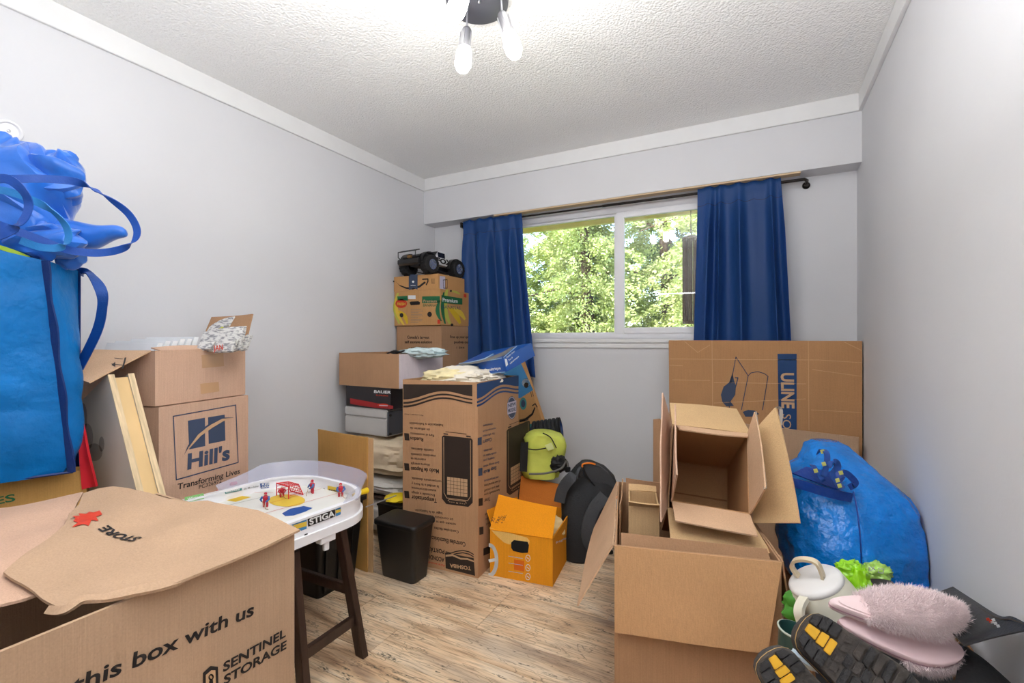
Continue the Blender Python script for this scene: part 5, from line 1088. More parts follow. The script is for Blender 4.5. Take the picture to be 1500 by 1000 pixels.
# ================================================================== RIGHT SIDE
# ---- largest flattened carton against the wall
UC = card('cardboard_kraft', (184, 138, 96), .05)
ul = thing('flattened_carton', 'largest flattened carton standing against the back wall under the right curtain', 'cardboard', (-.02, 3.0, 0))
UY = 2.985; ua_, ub2 = at(980, 498, Y=UY), at(1266, 499.5, Y=UY-.01); ua_.z = 1.149; ub2.z = 1.146; ub2.y = UY; ub2.x = min(ub2.x, .466)
mbu = MB(); mbu.sheet([(ua_.x+.012, UY, .004), (ub2.x, UY, .004), ub2, ua_], 20, 16, .006, 0, .0012, 11); mbu.build('front_panel', UC, ul, smooth=True, sharp=30)
MB().sheet([(ua_.x+.012, UY+.035, .004), (ub2.x, UY+.035, .004), (ub2.x, UY+.035, 1.146), (ua_.x, UY+.035, 1.149)], 6, 4, .006).build('back_panel', UC, ul)
MB().slab((ub2.x-.006, UY, .004), (.006, 0, 0), (0, .035, 0), (0, 0, 1.14)).slab((ua_.x+.008, UY, .004), (.006, 0, 0), (0, .035, 0), (-.010, 0, 1.14)).build('fold', UC, ul)
p = Print((0, UY-.0040, 0), (0, -1, 0))
INK['crease'] = card('crease_tone', (204, 162, 120), .05)
for L_ in ([(981, 525.5), (1100, 526.5), (1200, 527), (1262, 531)], [(1043, 499), (1044, 600)], [(1184, 499), (1185, 630)], [(981, 534.5), (1000, 535.5)], [(1190, 541), (1262, 551)], [(1046, 560), (1180, 562)], [(1188, 600), (1262, 604)], [(1046, 590), (1180, 584)], [(985, 556), (1040, 557)]): p.line('crease', L_, .9)
p.line('crease', [(1237, 501), (1262, 513)], 1); p.line('crease', [(1003, 500), (1022, 516), (1040, 505)], .8)
p.poly('navy', [(1139, 518), (1167, 518), (1167, 640), (1141, 640)], 1)
p.text('cardlt', 'ULINE', (1144.5, 546), (1145.5, 597.5), 15.5, .035, 3); p.text('cardlt', 'SOLD', (1146, 606), (1147, 650), 11, .0, 3)
p.line('slate', [(1068, 600), (1071, 560), (1078, 522.5), (1096, 550), (1086, 600)], 1, 1); p.line('slate', [(1096, 550), (1100, 546), (1110, 544), (1120, 547), (1125, 551), (1117, 600)], 1, 1)
p.poly('slate', [(1058, 588), (1056, 578), (1060, 566), (1068, 560), (1073, 546), (1075, 556), (1078, 566), (1077, 578), (1070, 588), (1075, 594), (1064, 595)], 1); p.line('slate', [(1077, 553), (1081, 553), (1075, 576)], 1.4, 2)
p.poly('slate', [(1088, 603), (1096, 600), (1105, 601), (1112, 606), (1104, 610), (1092, 610)], 1)
p.build(ul, {'crease': 'crease_line', 'navy': 'blue_stripe_print', 'slate': 'line_drawing_print'})
u2 = thing('flattened_carton', 'shorter plain flattened carton in front of the largest one, behind the blue bag', 'cardboard', (.16, 2.9, 0))
a, b = at(1150, 627, Y=2.90), at(1258, 640, Y=2.885); b.x = min(b.x, .463)
MB().sheet([(a.x-.25, 2.905, .004), (b.x, 2.885, .004), b, (a.x-.25, 2.905, a.z+.01)], 10, 8, .010, .004, .003, 5).build('panel', C_TAN, u2, smooth=True, sharp=30)
MB().sheet([(a.x-.25, 2.925, .004), (b.x, 2.905, .004), (b.x, 2.905, b.z-.01), (a.x-.25, 2.925, a.z)], 6, 4, .006).build('panel', C_MID, u2)
u3 = thing('flattened_carton', 'narrow upright flattened carton left of the nested open boxes', 'cardboard', (-.5, 2.72, 0))
a = at(957, 614, Y=2.70); MB().sheet([(a.x, 2.70, .004), (a.x+.32, 2.72, .004), (a.x+.32, 2.72, a.z-.01), a], 10, 8, .012, .004, .004, 7, .02).build('panel', C_MID, u3, smooth=True, sharp=30)
MB().sheet([(a.x+.003, 2.722, .004), (a.x+.32, 2.742, .004), (a.x+.32, 2.742, a.z-.012), (a.x+.003, 2.722, a.z-.004)], 6, 4, .006).build('panel', C_DARK, u3)

# ---- big open carton
qa, qb = V3((.97, .244, 0)).normalized(), V3((-.244, .97, 0)).normalized()
K0_ = V3((-.408, 1.476, 0)); KW, KD, KH = .479, .69, .50
big = carton('open_carton', 'big open carton on the floor holding the nested boxes', K0_, qa, qb, KH, C_MID, KW, KD, th=.006)
f0, f1 = K0_+UP*KH, K0_+qa*KW+UP*KH
MB().sheet([f0-qb*.004, f1-qb*.004, at(1124, 957, t=1.352), at(900.5, 925, t=1.475)], 14, 10, .006, -.004, .002, 3).build('flap', card('cardboard_yellow_tan', (200, 156, 112), .05), big, label='folded down front flap')  # front flap in a paler, yellower tan than the carton body
bk_ = f0+qb*KD
MB().sheet([f0-qa*.004, bk_-qa*.004, V3((-.666, 2.07, .300)), at(846, 887, t=1.525)], 12, 8, .005, .004, .003, 8).build('flap', C_PALE, big, label='left flap hanging outward')
r0_, r1_ = f1+qa*.004, f1+qb*KD+qa*.004
MB().sheet([r0_, r1_, r1_+qa*.045-UP*.16, r0_+qa*.028-UP*.17+qb*.02], 10, 6, .005, .004, .004, 4).build('flap', C_MID, big)
MB().sheet([f0+qb*.022+qa*.02-UP*.02, f0+qb*.022+qa*(KW-.02)-UP*.02, f0+qb*.035+qa*(KW-.03)+UP*.020, f0+qb*.035+qa*.02+UP*.028], 10, 3, .005, .003, .002, 4).build('inner_flap', C_MID, big)
# sheets and a small carton standing inside
def vs3(x, y, t): return at(x, y, t=t)
ss = thing('cardboard_sheet', 'upright loose cardboard sheet at the left inside the big open carton', 'cardboard', K0_+qa*.06+qb*.4+UP*.02)
MB().sheet([K0_+qa*.035+qb*.46+UP*.012, K0_+qa*.17+qb*.46+UP*.012, K0_+qa*.17+qb*.46+UP*.575, K0_+qa*.035+qb*.46+UP*.585], 6, 8, .005, .004, .003, 6).build('sheet', C_MID, ss, smooth=True, sharp=30)
MB().sheet([K0_+qa*.014+qb*.30+UP*.30, K0_+qa*.014+qb*.62+UP*.30, K0_+qa*.02+qb*.64+UP*.53, K0_+qa*.012+qb*.34+UP*.515], 6, 4, .005, .004, .003, 2).build('sheet', C_MID, ss)
scn = carton('small_carton', 'small narrow open carton with worn edges inside the big carton', K0_+qa*.045+qb*.215+UP*.013, qa, qb, .545, C_LID, .105, .17, th=.005)
for k_ in (0, 1): 
    e0 = K0_+qa*.045+qb*(.215+.17*k_)+UP*.558; MB().sheet([e0, e0+qa*.105, e0+qa*.105+qb*(.02*(2*k_-1))+UP*.016, e0+qb*(.02*(2*k_-1))+UP*.02], 6, 3, .005, .002, .004, 3+k_).build('flap', C_LID, scn)
p = Print(K0_+qa*.045+qb*.215, -qb); p.band('grey', [(948, 787), (960, 785), (972, 789), (983, 788)], [(948, 793), (960, 795), (972, 793), (983, 795)]); p.build(scn)

# ---- nested pair of open boxes, mouths toward the room
def Rm(a, b, g):
    ca, sa, cb, sb2, cg, sg = math.cos(a), math.sin(a), math.cos(b), math.sin(b), math.cos(g), math.sin(g)
    return Matrix(((ca, -sa, 0), (sa, ca, 0), (0, 0, 1))) @ Matrix(((1, 0, 0), (0, cb, -sb2), (0, sb2, cb))) @ Matrix(((cg, 0, sg), (0, 1, 0), (-sg, 0, cg)))
NM = Rm(.226, -.532, .087); NO = V3((-.156, 1.835, .693))
def nq(x, y, z): return NO+NM @ V3((x, y, z))
NXv, NYv, NZv = NM @ V3((1, 0, 0)), NM @ V3((0, 1, 0)), NM @ V3((0, 0, 1))
def tiltbox(name, label, w_, h_, y0, y1, m, dx=0., dz=0., th=.005):
    r = thing(name, label, 'box', nq(dx, (y0+y1)/2, dz-h_/2)); mb = MB()
    o = nq(dx-w_/2, y0, dz-h_/2); W_, H_, D_ = NXv*w_, NZv*h_, NYv*(y1-y0)
    mb.slab(o, W_, NZv*th, D_); mb.slab(o+NZv*(h_-th), W_, NZv*th, D_); mb.slab(o+NZv*th, NXv*th, NZv*(h_-2*th), D_); mb.slab(o+NXv*(w_-th)+NZv*th, NXv*th, NZv*(h_-2*th), D_)
    g = h_*.42; mb.build('body', m, r)
    fl_ = y1-y0-.006; o2 = o+NYv*fl_+NXv*th+NZv*th
    MB().slab(o2, NXv*(w_-2*th), NZv*(h_*.5-th-.001), NYv*th).build('flap', m, r); MB().slab(o2+NZv*(h_*.5-th+.001), NXv*(w_-2*th), NZv*(h_*.5-th-.001), NYv*th).build('flap', m, r)
    return r
C_IN = card('cardboard_inner_brown', (176, 134, 94), .06)  # one even brown over the whole inner box
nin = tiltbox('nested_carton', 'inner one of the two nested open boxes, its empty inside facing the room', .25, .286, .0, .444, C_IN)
nout = tiltbox('nested_carton', 'outer one of the two nested open boxes with wide splayed flaps', .276, .318, .028, .478, C_MID, 0, -.004)
I = {k_: nq(x, 0, z) for k_, x, z in (('TL', -.125, .143), ('TR', .125, .143), ('BR', .125, -.143), ('BL', -.125, -.143))}
Oq = {k_: nq(x, .026, z-.004) for k_, x, z in (('TL', -.138, .159), ('TR', .138, .159), ('BR', .138, -.159), ('BL', -.138, -.159))}
def fl(parent, c, m, bow=.0, seed=1, rag=.006, lab=None): MB().sheet(c, 12, 10, .005, bow, .003, seed, rag).build('flap', m, parent, smooth=True, sharp=30, label=lab)
fl(nin, [I['TL'], I['TR'], at(1095, 640, t=1.70), at(995, 629, t=1.755)], C_PALE, .002, 1)
fl(nin, [I['BL'], I['BR'], at(1110, 785, t=1.47), at(989, 763, t=1.555)], C_PALE, .002, 2)
fl(nin, [I['BR'], I['TR']-NXv*0, at(1106, 603, t=1.70), at(1121, 716, t=1.47)], C_PALE, .006, 3)
fl(nin, [I['TL']-NXv*.002, I['BL']-NXv*.002, at(991.5, 695, t=1.545), at(989.5, 592, t=1.71)], C_PINK, .003, 4)
fl(nout, [Oq['TL']+NZv*.0, Oq['TR'], at(1079, 599, t=1.93), at(981, 590.5, t=1.98)], C_LID, .003, 5)
MB().sheet([nq(-.118, .4365, -.006), nq(.118, .4365, -.006), nq(.118, .4365, .000), nq(-.118, .4365, .0)], 2, 1, .002).build('seam_line', C_DARK, nin)
fl(nout, [Oq['BL'], Oq['BR'], at(1130, 811, t=1.475), at(982, 789, t=1.56)], C_LID, .003, 6)
fl(nout, [Oq['BR']+NXv*.002, Oq['TR']+NXv*.002, at(1137, 596, t=1.72), at(1172, 766, t=1.43)], C_LID, .006, 7, .01)
fl(nout, [Oq['TL']-NXv*.003, Oq['BL']-NXv*.003, at(968, 764, t=1.56), at(971, 575, t=1.74)], C_PINK, .004, 8)
MB().ribbon([at(1137, 596, t=1.715), at(1144, 600, t=1.72), at(1143, 622, t=1.68)], .012, RT, .002, 4).build('torn_tape', TAPEC, nout)
MB().ribbon([at(1107, 603, t=1.695), at(1112, 640, t=1.63), at(1119, 690, t=1.54), at(1121, 716, t=1.47)], .010, FW, .002, 4).build('torn_tape', TAPEC, nin)

# ---- dark carton carrying the blue bag, and the bag
dcb = carton('carton', 'brown carton low in the right corner carrying the big blue tied bag', (.085, 1.735, 0), (1, 0, 0), (0, 1, 0), .31, C_DARK, .375, .46, open_=False)
BG = thing('tied_blue_bag', 'big shiny blue woven bag with knotted handles against the right wall', 'bag', (.27, 1.97, .311))
rows = [(852, 1180, 1316, 1.60), (838, 1164, 1332, 1.61), (815, 1154, 1340, 1.62), (785, 1150, 1340, 1.63), (755, 1149, 1333, 1.65), (735, 1150, 1322, 1.67), (715, 1152, 1306, 1.70), (700, 1155, 1290, 1.72), (688, 1160, 1276, 1.74), (676, 1178, 1262, 1.77), (662, 1180, 1248, 1.80), (650, 1183, 1236, 1.83), (645, 1190, 1226, 1.84)]
rg = []; NQ = 168
for i, (yy, xl, xr, tt_) in enumerate(rows):
    m_ = at((xl+xr)/2, yy, t=tt_); hw = (xr-xl)/2*tt_/FPX; dp = .175 if i < 7 else .175*(1-(i-6)/7)+.01; ring = []
    for k in range(NQ):
        q = 2*math.pi*k/NQ; P_ = RT*(hw*math.copysign(abs(math.cos(q))**.8, math.cos(q)))+FW*(dp*math.copysign(abs(math.sin(q))**.85, math.sin(q)))
        w_ = .016*(noise.noise(V3((q*1.6, yy*.035, 3)))+.5*noise.noise(V3((q*5, yy*.05, 7))))-.010*abs(noise.noise(V3((math.cos(q)*4, yy*.03, math.sin(q)*4))))
        v_ = m_+P_*(1+w_*3.2); v_.x = min(v_.x, XR-.005); ring.append(v_)
    rg.append(ring)
IK = mat('blue_tarp', (0, 118, 206), .2, var=.22, vs_=9, bump=1., bs=38, spec=.55)
zm = .313-min(q.z for q in rg[0])
for i, r_ in enumerate(rg):
    for q in r_: q.z += (zm*(1-i/6) if i < 6 else 0)
rg2 = []                                      # finer rings
for i in range(len(rg)-1):
    for s_ in range(6): rg2.append([rg[i][k].lerp(rg[i+1][k], s_/6) for k in range(NQ)])
rg2.append(rg[-1])
for r_ in rg2:
    c_ = sum(r_, V3((0, 0, 0)))/NQ
    for k in range(NQ):
        P_ = r_[k]; o_ = (P_-c_).normalized(); n_ = .011*(.25-abs(noise.noise(V3((P_.x*9, P_.y*9, P_.z*5)))))+.007*(.25-abs(noise.noise(V3((P_.x*13+P_.z*9, P_.y*13, P_.z*19)))))+.003*noise.noise(P_*45)
        r_[k] = P_+o_*n_; r_[k].x = min(r_[k].x, XR-.004); r_[k].z = max(r_[k].z, .312)
MB().loft(rg2).build('bag_body', IK, BG, smooth=True, sharp=75)
IKD = mat('blue_tarp_band', (6, 56, 140), .35, var=.1, bump=.3, bs=60)
def bf(x, y, t=1.50): return at(x, y, t=t)
MB().ribbon([bf(1160, 706, 1.555), bf(1185, 713, 1.54), bf(1215, 722, 1.53), bf(1248, 729, 1.53)], .030, UP, .003, 6).build('hem_band', IKD, BG, smooth=True)
MB().tube(smooth([bf(1250, 720, 1.525), bf(1256, 750, 1.485), bf(1261, 800, 1.455), bf(1262, 842, 1.455)], 6), .0022, 6).build('seam', IKD, BG)
MB().sheet([bf(1160, 694, 1.60), bf(1226, 716, 1.56), bf(1238, 700, 1.60), bf(1180, 684, 1.64)], 8, 4, .004, .004, .008, 3).build('folded_mouth', IKD, BG, smooth=True)
HND = mat('printed_handle', (20, 66, 140), .5, var=.2, vs_=60); HNY = mat('handle_mark', (206, 206, 110), .5)
MB().ribbon([bf(1198, 664, 1.62), bf(1204, 658, 1.60), bf(1211, 664, 1.57), bf(1211, 680, 1.55), bf(1206, 697, 1.54)], .018, [FW+RT, RT, RT, RT, RT], .003, 8).build('handle', HND, BG, smooth=True)
MB().ribbon([bf(1190, 681, 1.60), bf(1196, 688, 1.56), bf(1203, 700, 1.54), bf(1206, 705, 1.54)], .016, [FW+RT, RT, RT], .003, 8).build('handle', HND, BG, smooth=True)
MB().ribbon([bf(1212, 682, 1.55), bf(1222, 676, 1.54), bf(1227, 683, 1.54), bf(1221, 695, 1.53), bf(1226, 706, 1.52), bf(1234, 716, 1.51)], .022, [UP, RT, RT, RT, RT+UP], .003, 8).build('handle', HND, BG, smooth=True)
MB().ribbon([bf(1222, 700, 1.53), bf(1236, 692, 1.52), bf(1248, 700, 1.52), bf(1253, 708, 1.52), bf(1244, 714, 1.52)], .020, [UP, UP+RT, RT, RT, UP], .003, 8).build('handle', IKD, BG, smooth=True)
for x, y, t_ in ((1206, 662, 1.585), (1208, 680, 1.545), (1196, 690, 1.55), (1233, 693, 1.515), (1228, 704, 1.51), (1231, 712, 1.505)):
    c_ = bf(x, y, t_-.006); MB().slab(c_-RT*.006-UP*.006, RT*.012+UP*.003, UP*.012-RT*.004, FW*.0015).build('handle_mark', HNY, BG)

# ---- open carton of odds and ends in the right foreground
JB = V3((.104, 1.02, 0)); jb = carton('open_carton', 'open carton of odds and ends in the right foreground under the boots and slippers', JB, (1, 0, 0), (0, 1, 0), .405, C_DARK, .350, .685, th=.006)
MB().box(.115, 1.04, .24, .44, 1.69, .28).build('packed_layer', mat('dark_grey_cloth', (46, 46, 48), .9), jb)
# pitcher: lies tilted, lid toward the left rear
PT = mat('cream_plastic', (222, 218, 200), .4, sub=.1); PTL = mat('white_lid_plastic', (228, 226, 224), .35); PTH = mat('beige_handle', (216, 202, 172), .4)
lc = at(1194, 850, t=1.335); ax_p = (at(1240, 897, t=1.24)-lc); ax_p = (at(1250, 900, t=1.36)-at(1194, 850, t=1.32)).normalized()
axp = (RT*.46-UP*.88-FW*.05).normalized(); bc = lc
pt = thing('pitcher', 'cream plastic pitcher with white lid and beige loop handle lying in the open carton', 'pitcher', (lc.x+.08, lc.y+.05, lc.z-.15))
MB().lathe([(0, .0), (.070, .004), (.074, .010), (.084, .05), (.094, .11), (.096, .15), (.090, .158), (0, .16)], bc, axp, 40).build('body', PT, pt, smooth=True, sharp=60)
MB().lathe([(0, -.010), (.064, -.008), (.071, -.002), (.073, .006), (.070, .010)], bc, axp, 40).build('lid', PTL, pt, smooth=True, sharp=60)
pr = (RT-axp*RT.dot(axp)).normalized(); pu = axp.cross(pr).normalized(); pu = pu if pu.z > 0 else -pu
lp0 = bc-axp*.010
dv = (pr*.55+pu*.75).normalized()
MB().ribbon([lp0-dv*.042, lp0-dv*.046-axp*.03, lp0-dv*.025-axp*.052, lp0+dv*.010-axp*.056, lp0+dv*.032-axp*.045, lp0+dv*.030-axp*.012, lp0+dv*.026], .016, pr*.75-pu*.55, .008, 7).build('lid_handle', PTH, pt, smooth=True)
sdh = (at(1157, 868, t=1.28)-bc); sdh = (sdh-axp*sdh.dot(axp)).normalized()
MB().ribbon([bc+sdh*.070+axp*.004, bc+sdh*.105+axp*.008, bc+sdh*.122+axp*.03, bc+sdh*.126+axp*.10, bc+sdh*.12+axp*.155, bc+sdh*.090+axp*.16], .024, pr.cross(axp)*0+sdh.cross(axp), .012, 7).build('side_handle', PT, pt, smooth=True)
gg = thing('green_cloth', 'dark green cloth visible through the pitcher handle', 'cloth', at(1172, 878, t=1.30)); crumple(at(1172, 880, t=1.345)-UP*.02, .05, .02, .05, 2.6, .4, 24, 16).build('folds', mat('bright_green_cloth', (70, 140, 40), .7, var=.25, vs_=40), gg, smooth=True)
# lime plastic bags
LP = mat('lime_film', (150, 214, 30), .25, var=.12, vs_=20, coat=.5, bump=.3, bs=40); LP2 = mat('lime_film_pale', (170, 214, 96), .25, var=.2, vs_=30, coat=.5, bump=.3, bs=50)
g1 = thing('lime_plastic_bag', 'bright lime plastic bag squeezed beside the pitcher', 'bag', at(1252, 880, t=1.3))
crumple(at(1246, 838, t=1.37), .040, .03, .032, 1.9, .5, 40, 24).build('film', LP, g1, smooth=True, sharp=75); crumple(at(1258, 858, t=1.345), .025, .03, .055, 5.9, .5, 36, 24).build('film', LP, g1, smooth=True, sharp=75)
g2_ = thing('lime_plastic_bag', 'paler lime plastic bag with white print behind the pink slipper', 'bag', at(1283, 850, t=1.4)); crumple(at(1283, 838, t=1.44), .040, .03, .028, 8.8, .55, 40, 24).build('film', LP2, g2_, smooth=True, sharp=75)
p = Print(at(1283, 838, t=1.395), -FW); p.text('white', 'IX', (1273, 836), (1283, 834), 6, .02); p.line('white', [(1287, 832), (1294, 833), (1293, 839), (1286, 838)], 1, 1, True); p.build(g2_)
# dark grey tray edge behind the slipper
tg = thing('grey_tray', 'dark grey tray with rounded corner behind the pink slippers', 'tray', at(1290, 855, t=1.33))
pts = [(1262, 846.5), (1295, 848), (1306, 850), (1313, 856), (1318, 862), (1322, 880), (1262, 880)]; MB().prism([at(x, y, t=1.33) for x, y in pts], FW*.02-UP*.01).build('tray', mat('dark_grey_plastic', (88, 86, 82), .5), tg, bevel=.003)
# cup and small cloth
tc2 = thing('teal_cup', 'dark teal cup with pale rim at the left edge of the odds and ends carton', 'cup', at(1162, 935, t=1.15))
cc = at(1163, 922, t=1.16); MB().lathe([(.0, .08), (.026, .08), (.033, .002), (.036, 0), (.034, -.002), (.031, .004), (.025, .072), (0, .072)], cc, -UP+FW*.1-RT*.1, 28).build('cup', mat('dark_teal_glaze', (34, 70, 66), .3), tc2, smooth=True, sharp=50); MB().lathe([(.0335, -.0025), (.037, -.001), (.036, .002), (.0335, .001)], cc, -UP+FW*.1-RT*.1, 28).build('rim', mat('pale_rim', (176, 186, 172), .3), tc2, smooth=True)
bt = thing('white_rag', 'crumpled white and pale blue rag between the boots', 'cloth', at(1183, 968, t=1.06)); crumple(at(1183, 968, t=1.05), .035, .02, .014, 4.1, .5, 24, 14, (V3((.85, .3, -.4)), FW, UP)).build('folds', mat('pale_blue_rag', (206, 222, 234), .6, var=.1), bt, smooth=True)

# ---- fluffy slippers
PK = mat('pink_suede', (232, 206, 206), .8, var=.06, vs_=14, sheen=.4); PKS = mat('pink_sole', (232, 202, 204), .55, var=.07, vs_=9); FUR = mat('pink_fur', (246, 228, 228), .9, var=.1, vs_=30, sheen=.5); PKD = mat('pink_trim', (196, 150, 166), .6)
def foot(n=44, w0=1.):
    P = []
    for i in range(n):
        a = 2*math.pi*i/n; x = math.cos(a); y = math.sin(a); X_ = .5+.5*x
        hw = (.30+.10*math.sin(math.pi*(X_-.15))+.08*X_)*w0; hw = .36+.10*math.cos((X_-.72)*4.2); P.append((X_, y*hw*(1 if y > 0 else .94)))
    return P
FT = foot()
def fframe(h, t, upv): 
    h, t = V3(h), V3(t); ex = (t-h); L = ex.length; ex.normalize(); ez = (V3(upv)-ex*V3(upv).dot(ex)).normalized(); ey = ez.cross(ex); return h, ex, ey, ez, L
def furmesh(P, Nn, rng, dens, ln, lean):
    V = []; F = []
    for p_, n_ in zip(P, Nn):
        for _ in range(dens):
            j = V3((rng.gauss(0, .003), rng.gauss(0, .003), rng.gauss(0, .003))); d = (n_+V3((rng.gauss(0, .45), rng.gauss(0, .45), rng.gauss(0, .45)))+lean).normalized()*ln*rng.uniform(.6, 1.3); s = d.cross(V3((rng.random(), rng.random(), rng.random()))).normalized()*.0006
            b = p_+j; k = len(V); V += [b-s, b+s, b+d*.6+s*.6, b+d]; F += [(k, k+1, k+2), (k, k+2, k+3)]
    return V, F
rng = random.Random(5)
def slipper(lab, h, t, upv, fur_from, wf, sole_m, thick=.022, strap_h=.055, insole=True):
    o, ex, ey, ez, L = fframe(h, t, upv); W_ = wf
    s = thing('slipper', lab, 'slipper', o+ex*L/2-ez*.01, 'pink fluffy slippers')
    def q(x, y, z): return o+ex*(x*L)+ey*(y*W_)+ez*z
    MB().loft([[q(.5+(x-.5)*k, y*k, z) for x, y in FT] for k, z in ((.95, 0), (1, .003), (1, thick-.004), (.96, thick))]).build('sole', sole_m, s, smooth=True, sharp=50)
    MB().loft([[q(.5+(x-.5)*k, y*k, z) for x, y in FT] for k, z in ((1.008, thick*.42), (1.012, thick*.46), (1.012, thick*.54), (1.008, thick*.58))], cap=False).build('trim_line', PKD, s, smooth=True)
    if insole: MB().loft([[q(.5+(x-.5)*k, y*k, z) for x, y in FT] for k, z in ((.88, thick-.001), (.86, thick+.003))]).build('footbed', PK, s, smooth=True, sharp=40)
    P = []; Nn = []; ring = []; nu, nv = 22, 16
    for i in range(nu+1):
        u = fur_from+(1.0-fur_from)*i/nu; hw = (.36+.10*math.cos((u-.72)*4.2))*2*math.sqrt(max(0, u*(1-u)))*1.04+.0
        hh = strap_h*math.sin(math.pi*min(1, .25+.75*(1-(u-fur_from)/(1-fur_from))))**.6*(1 if u < .97 else .6); row = []
        for j in range(nv+1):
            a = math.pi*j/nv; row.append(q(u, hw*math.cos(a), thick*.7+hh*math.sin(a)**.8)); 
            P.append(row[-1]); Nn.append((ey*math.cos(a)+ez*math.sin(a)+ex*.25*(u-.6)).normalized())
        ring.append(row)
    MB().loft(ring, cap=False, close=False).build('upper', FUR, s, smooth=True, norm=False)
    V, F = furmesh(P, Nn, rng, 42, .0115, ex*.25-ez*.1); MB().add(V, F).build('fur', FUR, s, norm=False, kind='stuff')
    return s
slipper('pink fluffy slipper lying on top with its fur side up', at(1213, 889, t=1.075), at(1402, 913, t=1.02)-UP*.012, UP+FW*-.42, .26, .105, PK)
slipper('pink fluffy slipper turned over with its flat sole up beneath the other slipper', at(1230, 908, t=1.06), at(1412, 950, t=1.005), -(UP-FW*.62), .50, .118, PKS, strap_h=.045, insole=False)

# ---- hiking boots, soles toward the room
RUB = mat('dark_rubber', (46, 45, 46), .75, var=.3, vs_=26, bump=.4, bs=120); RUB2 = mat('muddy_rubber', (72, 66, 62), .85, var=.35, vs_=34, bump=.4, bs=90); YL = mat('yellow_rubber', (222, 170, 40), .5, var=.1, vs_=30); UPB = mat('grey_boot_fabric', (64, 62, 62), .8, var=.15, bump=.4, bs=120); TAN = mat('tan_midsole', (206, 168, 100), .6)
def boot(lab, hc, tc, nrm_, wv_=.088):
    o, ex, ey, ez, L = fframe(hc, tc, nrm_)
    s = thing('hiking_boot', lab, 'boot', o+ex*L/2, 'hiking boots')
    def hwid(u): return wv_*(.44+.06*math.cos((u-.78)*5.0))*math.sqrt(max(0, 1-abs(2*u-1)**9))
    def q(x, y, z): return o+ex*(x*L)+ey*y+ez*z
    us = [0, .008, .03, .07, .13, .2, .3, .4, .5, .6, .7, .8, .88, .94, .98, 1.0]
    def outl(k, z): 
        return [q(u, hwid(u)*k, z) for u in us]+[q(u, -hwid(u)*k, z) for u in reversed(us)]
    MB().loft([outl(.98, -.016), outl(1.0, -.014), outl(1.0, -.001), outl(.96, .001)]).build('outsole', RUB2, s, smooth=True, sharp=40)
    MB().loft([outl(1.03, -.030), outl(1.05, -.026), outl(1.045, -.018), outl(1.0, -.0155)]).build('midsole', UPB, s, smooth=True, sharp=40)
    MB().loft([outl(1.056, -.0245), outl(1.06, -.0235), outl(1.058, -.0205), outl(1.054, -.0195)], cap=False).build('midsole_stripe', TAN, s, smooth=True)
    MB().loft([outl(.96, -.030), outl(1.0, -.05), [q(.5+(p_-.5)*.96, 0, -.07)+ey*(hwid(p_)*.8*sg_) for p_, sg_ in [(u, 1) for u in us]+[(u, -1) for u in reversed(us)]], [q(.06+p_*.40, 0, -.095)+ey*(hwid(p_)*.6*sg_) for p_, sg_ in [(u, 1) for u in us]+[(u, -1) for u in reversed(us)]]]).build('upper', UPB, s, smooth=True, sharp=60)
    def lug(u0, u1, v0, v1, m, z=.009, sk=0., nm='lug'):
        def w(u, v): return q(u, hwid(min(max(u, .04), .96))*v, 0)
        P = [w(u0, v0), w(u1, v0+sk), w(u1, v1+sk), w(u0, v1)]; MB().prism([p_-ez*.001 for p_ in P], ez*z).build(nm, m, s, bevel=.0012)
    # heel
    lug(.012, .075, .30, .86, RUB); lug(.012, .075, -.90, -.30, RUB); lug(.085, .155, .34, .97, RUB); lug(.165, .24, .40, .97, RUB)
    lug(.02, .12, -.26, .24, YL, .008, nm='yellow_lug'); lug(.13, .20, -.30, .28, YL, .006, .04, nm='yellow_lug'); lug(.21, .27, -.34, .30, YL, .007, nm='yellow_lug')
    lug(.085, .17, -.97, -.36, RUB); lug(.18, .26, -.97, -.42, RUB)
    # forefoot chevrons
    for k in range(7):
        u = .40+k*.080; lug(u, u+.055, .30, .96, RUB if k % 2 else RUB2, .009, -.10); lug(u, u+.055, -.96, -.30, RUB, .009, .10)
        lug(u-.03, u+.03, -.24, .22, RUB2 if k % 2 else RUB, .006, .06 if k % 2 else -.06)
    for v_ in (-.8, -.4, .1, .5): lug(.30, .37, v_, v_+.3, RUB2, .005, .1)
    return s
boot('hiking boot with yellow heel lugs, sole up, beside the pink slippers', at(1178, 915, t=.955), at(1348, 1055, t=.86), -FW*.86+UP*.36-RT*.42+V3((0, 0, .35)), .119)
boot('hiking boot with yellow heel lugs, lowest at the bottom edge beside the big open carton', at(1128, 958, t=.925), at(1240, 1120, t=.84), -FW*.86+UP*.36-RT*.42+V3((0, 0, .35)), .112)

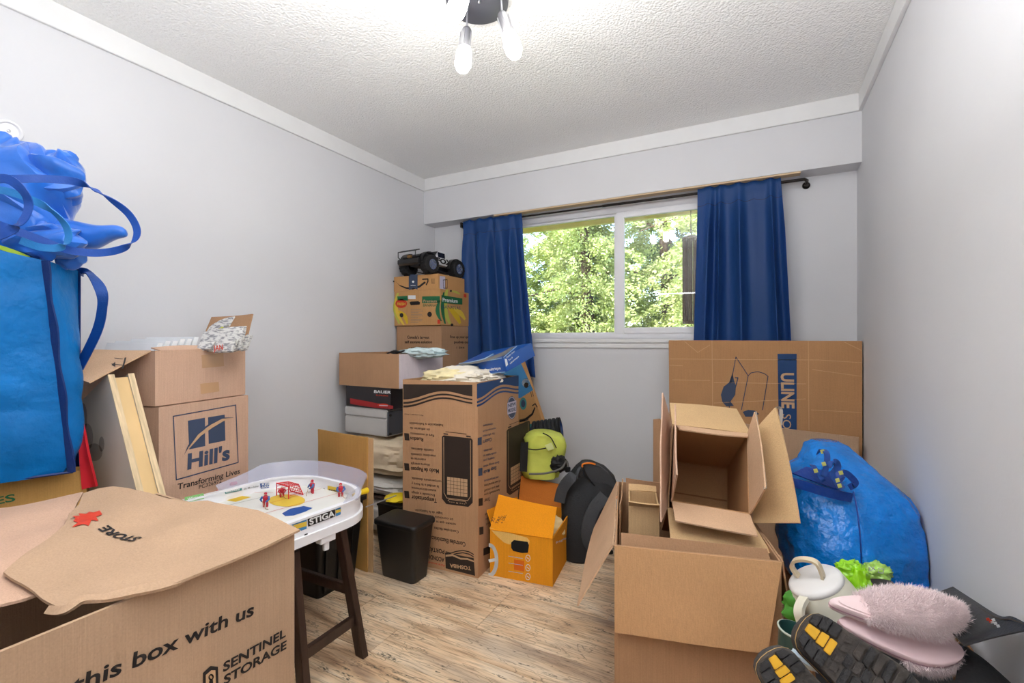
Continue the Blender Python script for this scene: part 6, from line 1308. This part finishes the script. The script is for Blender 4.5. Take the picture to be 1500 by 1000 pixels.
# ---- folding stool with black fabric seat, lying over the carton
FAB = mat('black_vinyl_sling', (44, 44, 46), .5, var=.08, vs_=20, bump=.15, bs=160); STT = mat('brown_stitching', (70, 60, 48), .7)
fs = thing('folding_stool', 'folded camp stool with black sling seat by the right wall', 'stool', (.40, 1.2, .40))
def sp(x, y, t): 
    q = at(x, y, t=t); q.x = min(q.x, XR-.012); return q
G = [[sp(1350, 878, 1.10), sp(1376, 868, 1.13), sp(1396, 860.5, 1.16)], [sp(1372, 898, 1.04), sp(1400, 885, 1.06), sp(1426, 880, 1.08)], [sp(1390, 922, 1.0), sp(1425, 905, 1.01), sp(1463, 903, .995)], [sp(1408, 942, .975), sp(1447, 926, .97), sp(1484, 905, .955)], [sp(1413, 947, .955), sp(1455, 935, .94), sp(1515, 922, .895)]]
def gridsheet(G, th=.003, sub=5):
    rows = [smooth(r_, sub) for r_ in G]; cols = list(zip(*rows)); cols = [smooth(c_, sub) for c_ in cols]; nu = len(cols); nv = len(cols[0]); V = []; F = []
    for c_ in cols: V += c_
    n = len(V); nr = (cols[1][0]-cols[0][0]).cross(cols[0][1]-cols[0][0]).normalized()*th; V += [p_-nr for p_ in V[:n]]
    for i in range(nu-1):
        for j in range(nv-1): a = i*nv+j; F += [(a, a+1, a+nv+1, a+nv), (n+a, n+a+nv, n+a+nv+1, n+a+1)]
    B = [j for j in range(nv)]+[i*nv+nv-1 for i in range(1, nu)]+[(nu-1)*nv+j for j in range(nv-2, -1, -1)]+[i*nv for i in range(nu-2, 0, -1)]
    for k in range(len(B)): a, b = B[k], B[(k+1) % len(B)]; F.append((a, b, n+b, n+a))
    return MB().add(V, F)
gridsheet(G).build('sling_seat', FAB, fs, smooth=True, sharp=60)
for pts in ([(1354, 880, 1.095), (1375, 900, 1.035), (1393, 924, .995), (1410, 944, .965)], [(1396, 863, 1.155), (1424, 883, 1.07), (1460, 905, .99), (1482, 907, .95), (1504, 916, .90)]):
    MB().tube(smooth([sp(x, y, t-.006) for x, y, t in pts], 5), .0012, 5).build('stitching', STT, fs)
p0_ = sp(1460, 912, 1.04)-FW*.012
for dx, dy, c_ in ((-6, -4, 'red'), (-2, -1, 'red'), (0, 0, 'white'), (5, 2, 'white'), (2, -3, 'white'), (9, 6, 'white'), (15, 15, 'white')):
    q_ = at(1452+dx, 913+dy, t=.955); MB().slab(q_, RT*.006+UP*.001, UP*.005-RT*.002, FW*.0008).build('scuff_mark', INK[c_], fs)
lo = [[at(1402, 948, t=1.06), at(1412, 943, t=1.05), at(1420, 950, t=1.045)], [at(1404, 985, t=.98), at(1424, 968, t=.99), at(1448, 970, t=1.0)], [at(1390, 1030, t=.9), at(1440, 1010, t=.93), at(1490, 1008, t=.95)]]
gridsheet(lo).build('lower_sling', mat('black_nylon', (18, 18, 20), .7), fs, smooth=True)
MB().tube([(.40, .93, .02), (.41, 1.0, .42)], .009, 10).tube([(.33, .93, .02), (.36, 1.0, .40)], .009, 10).build('leg', BLACKP, fs, smooth=True)
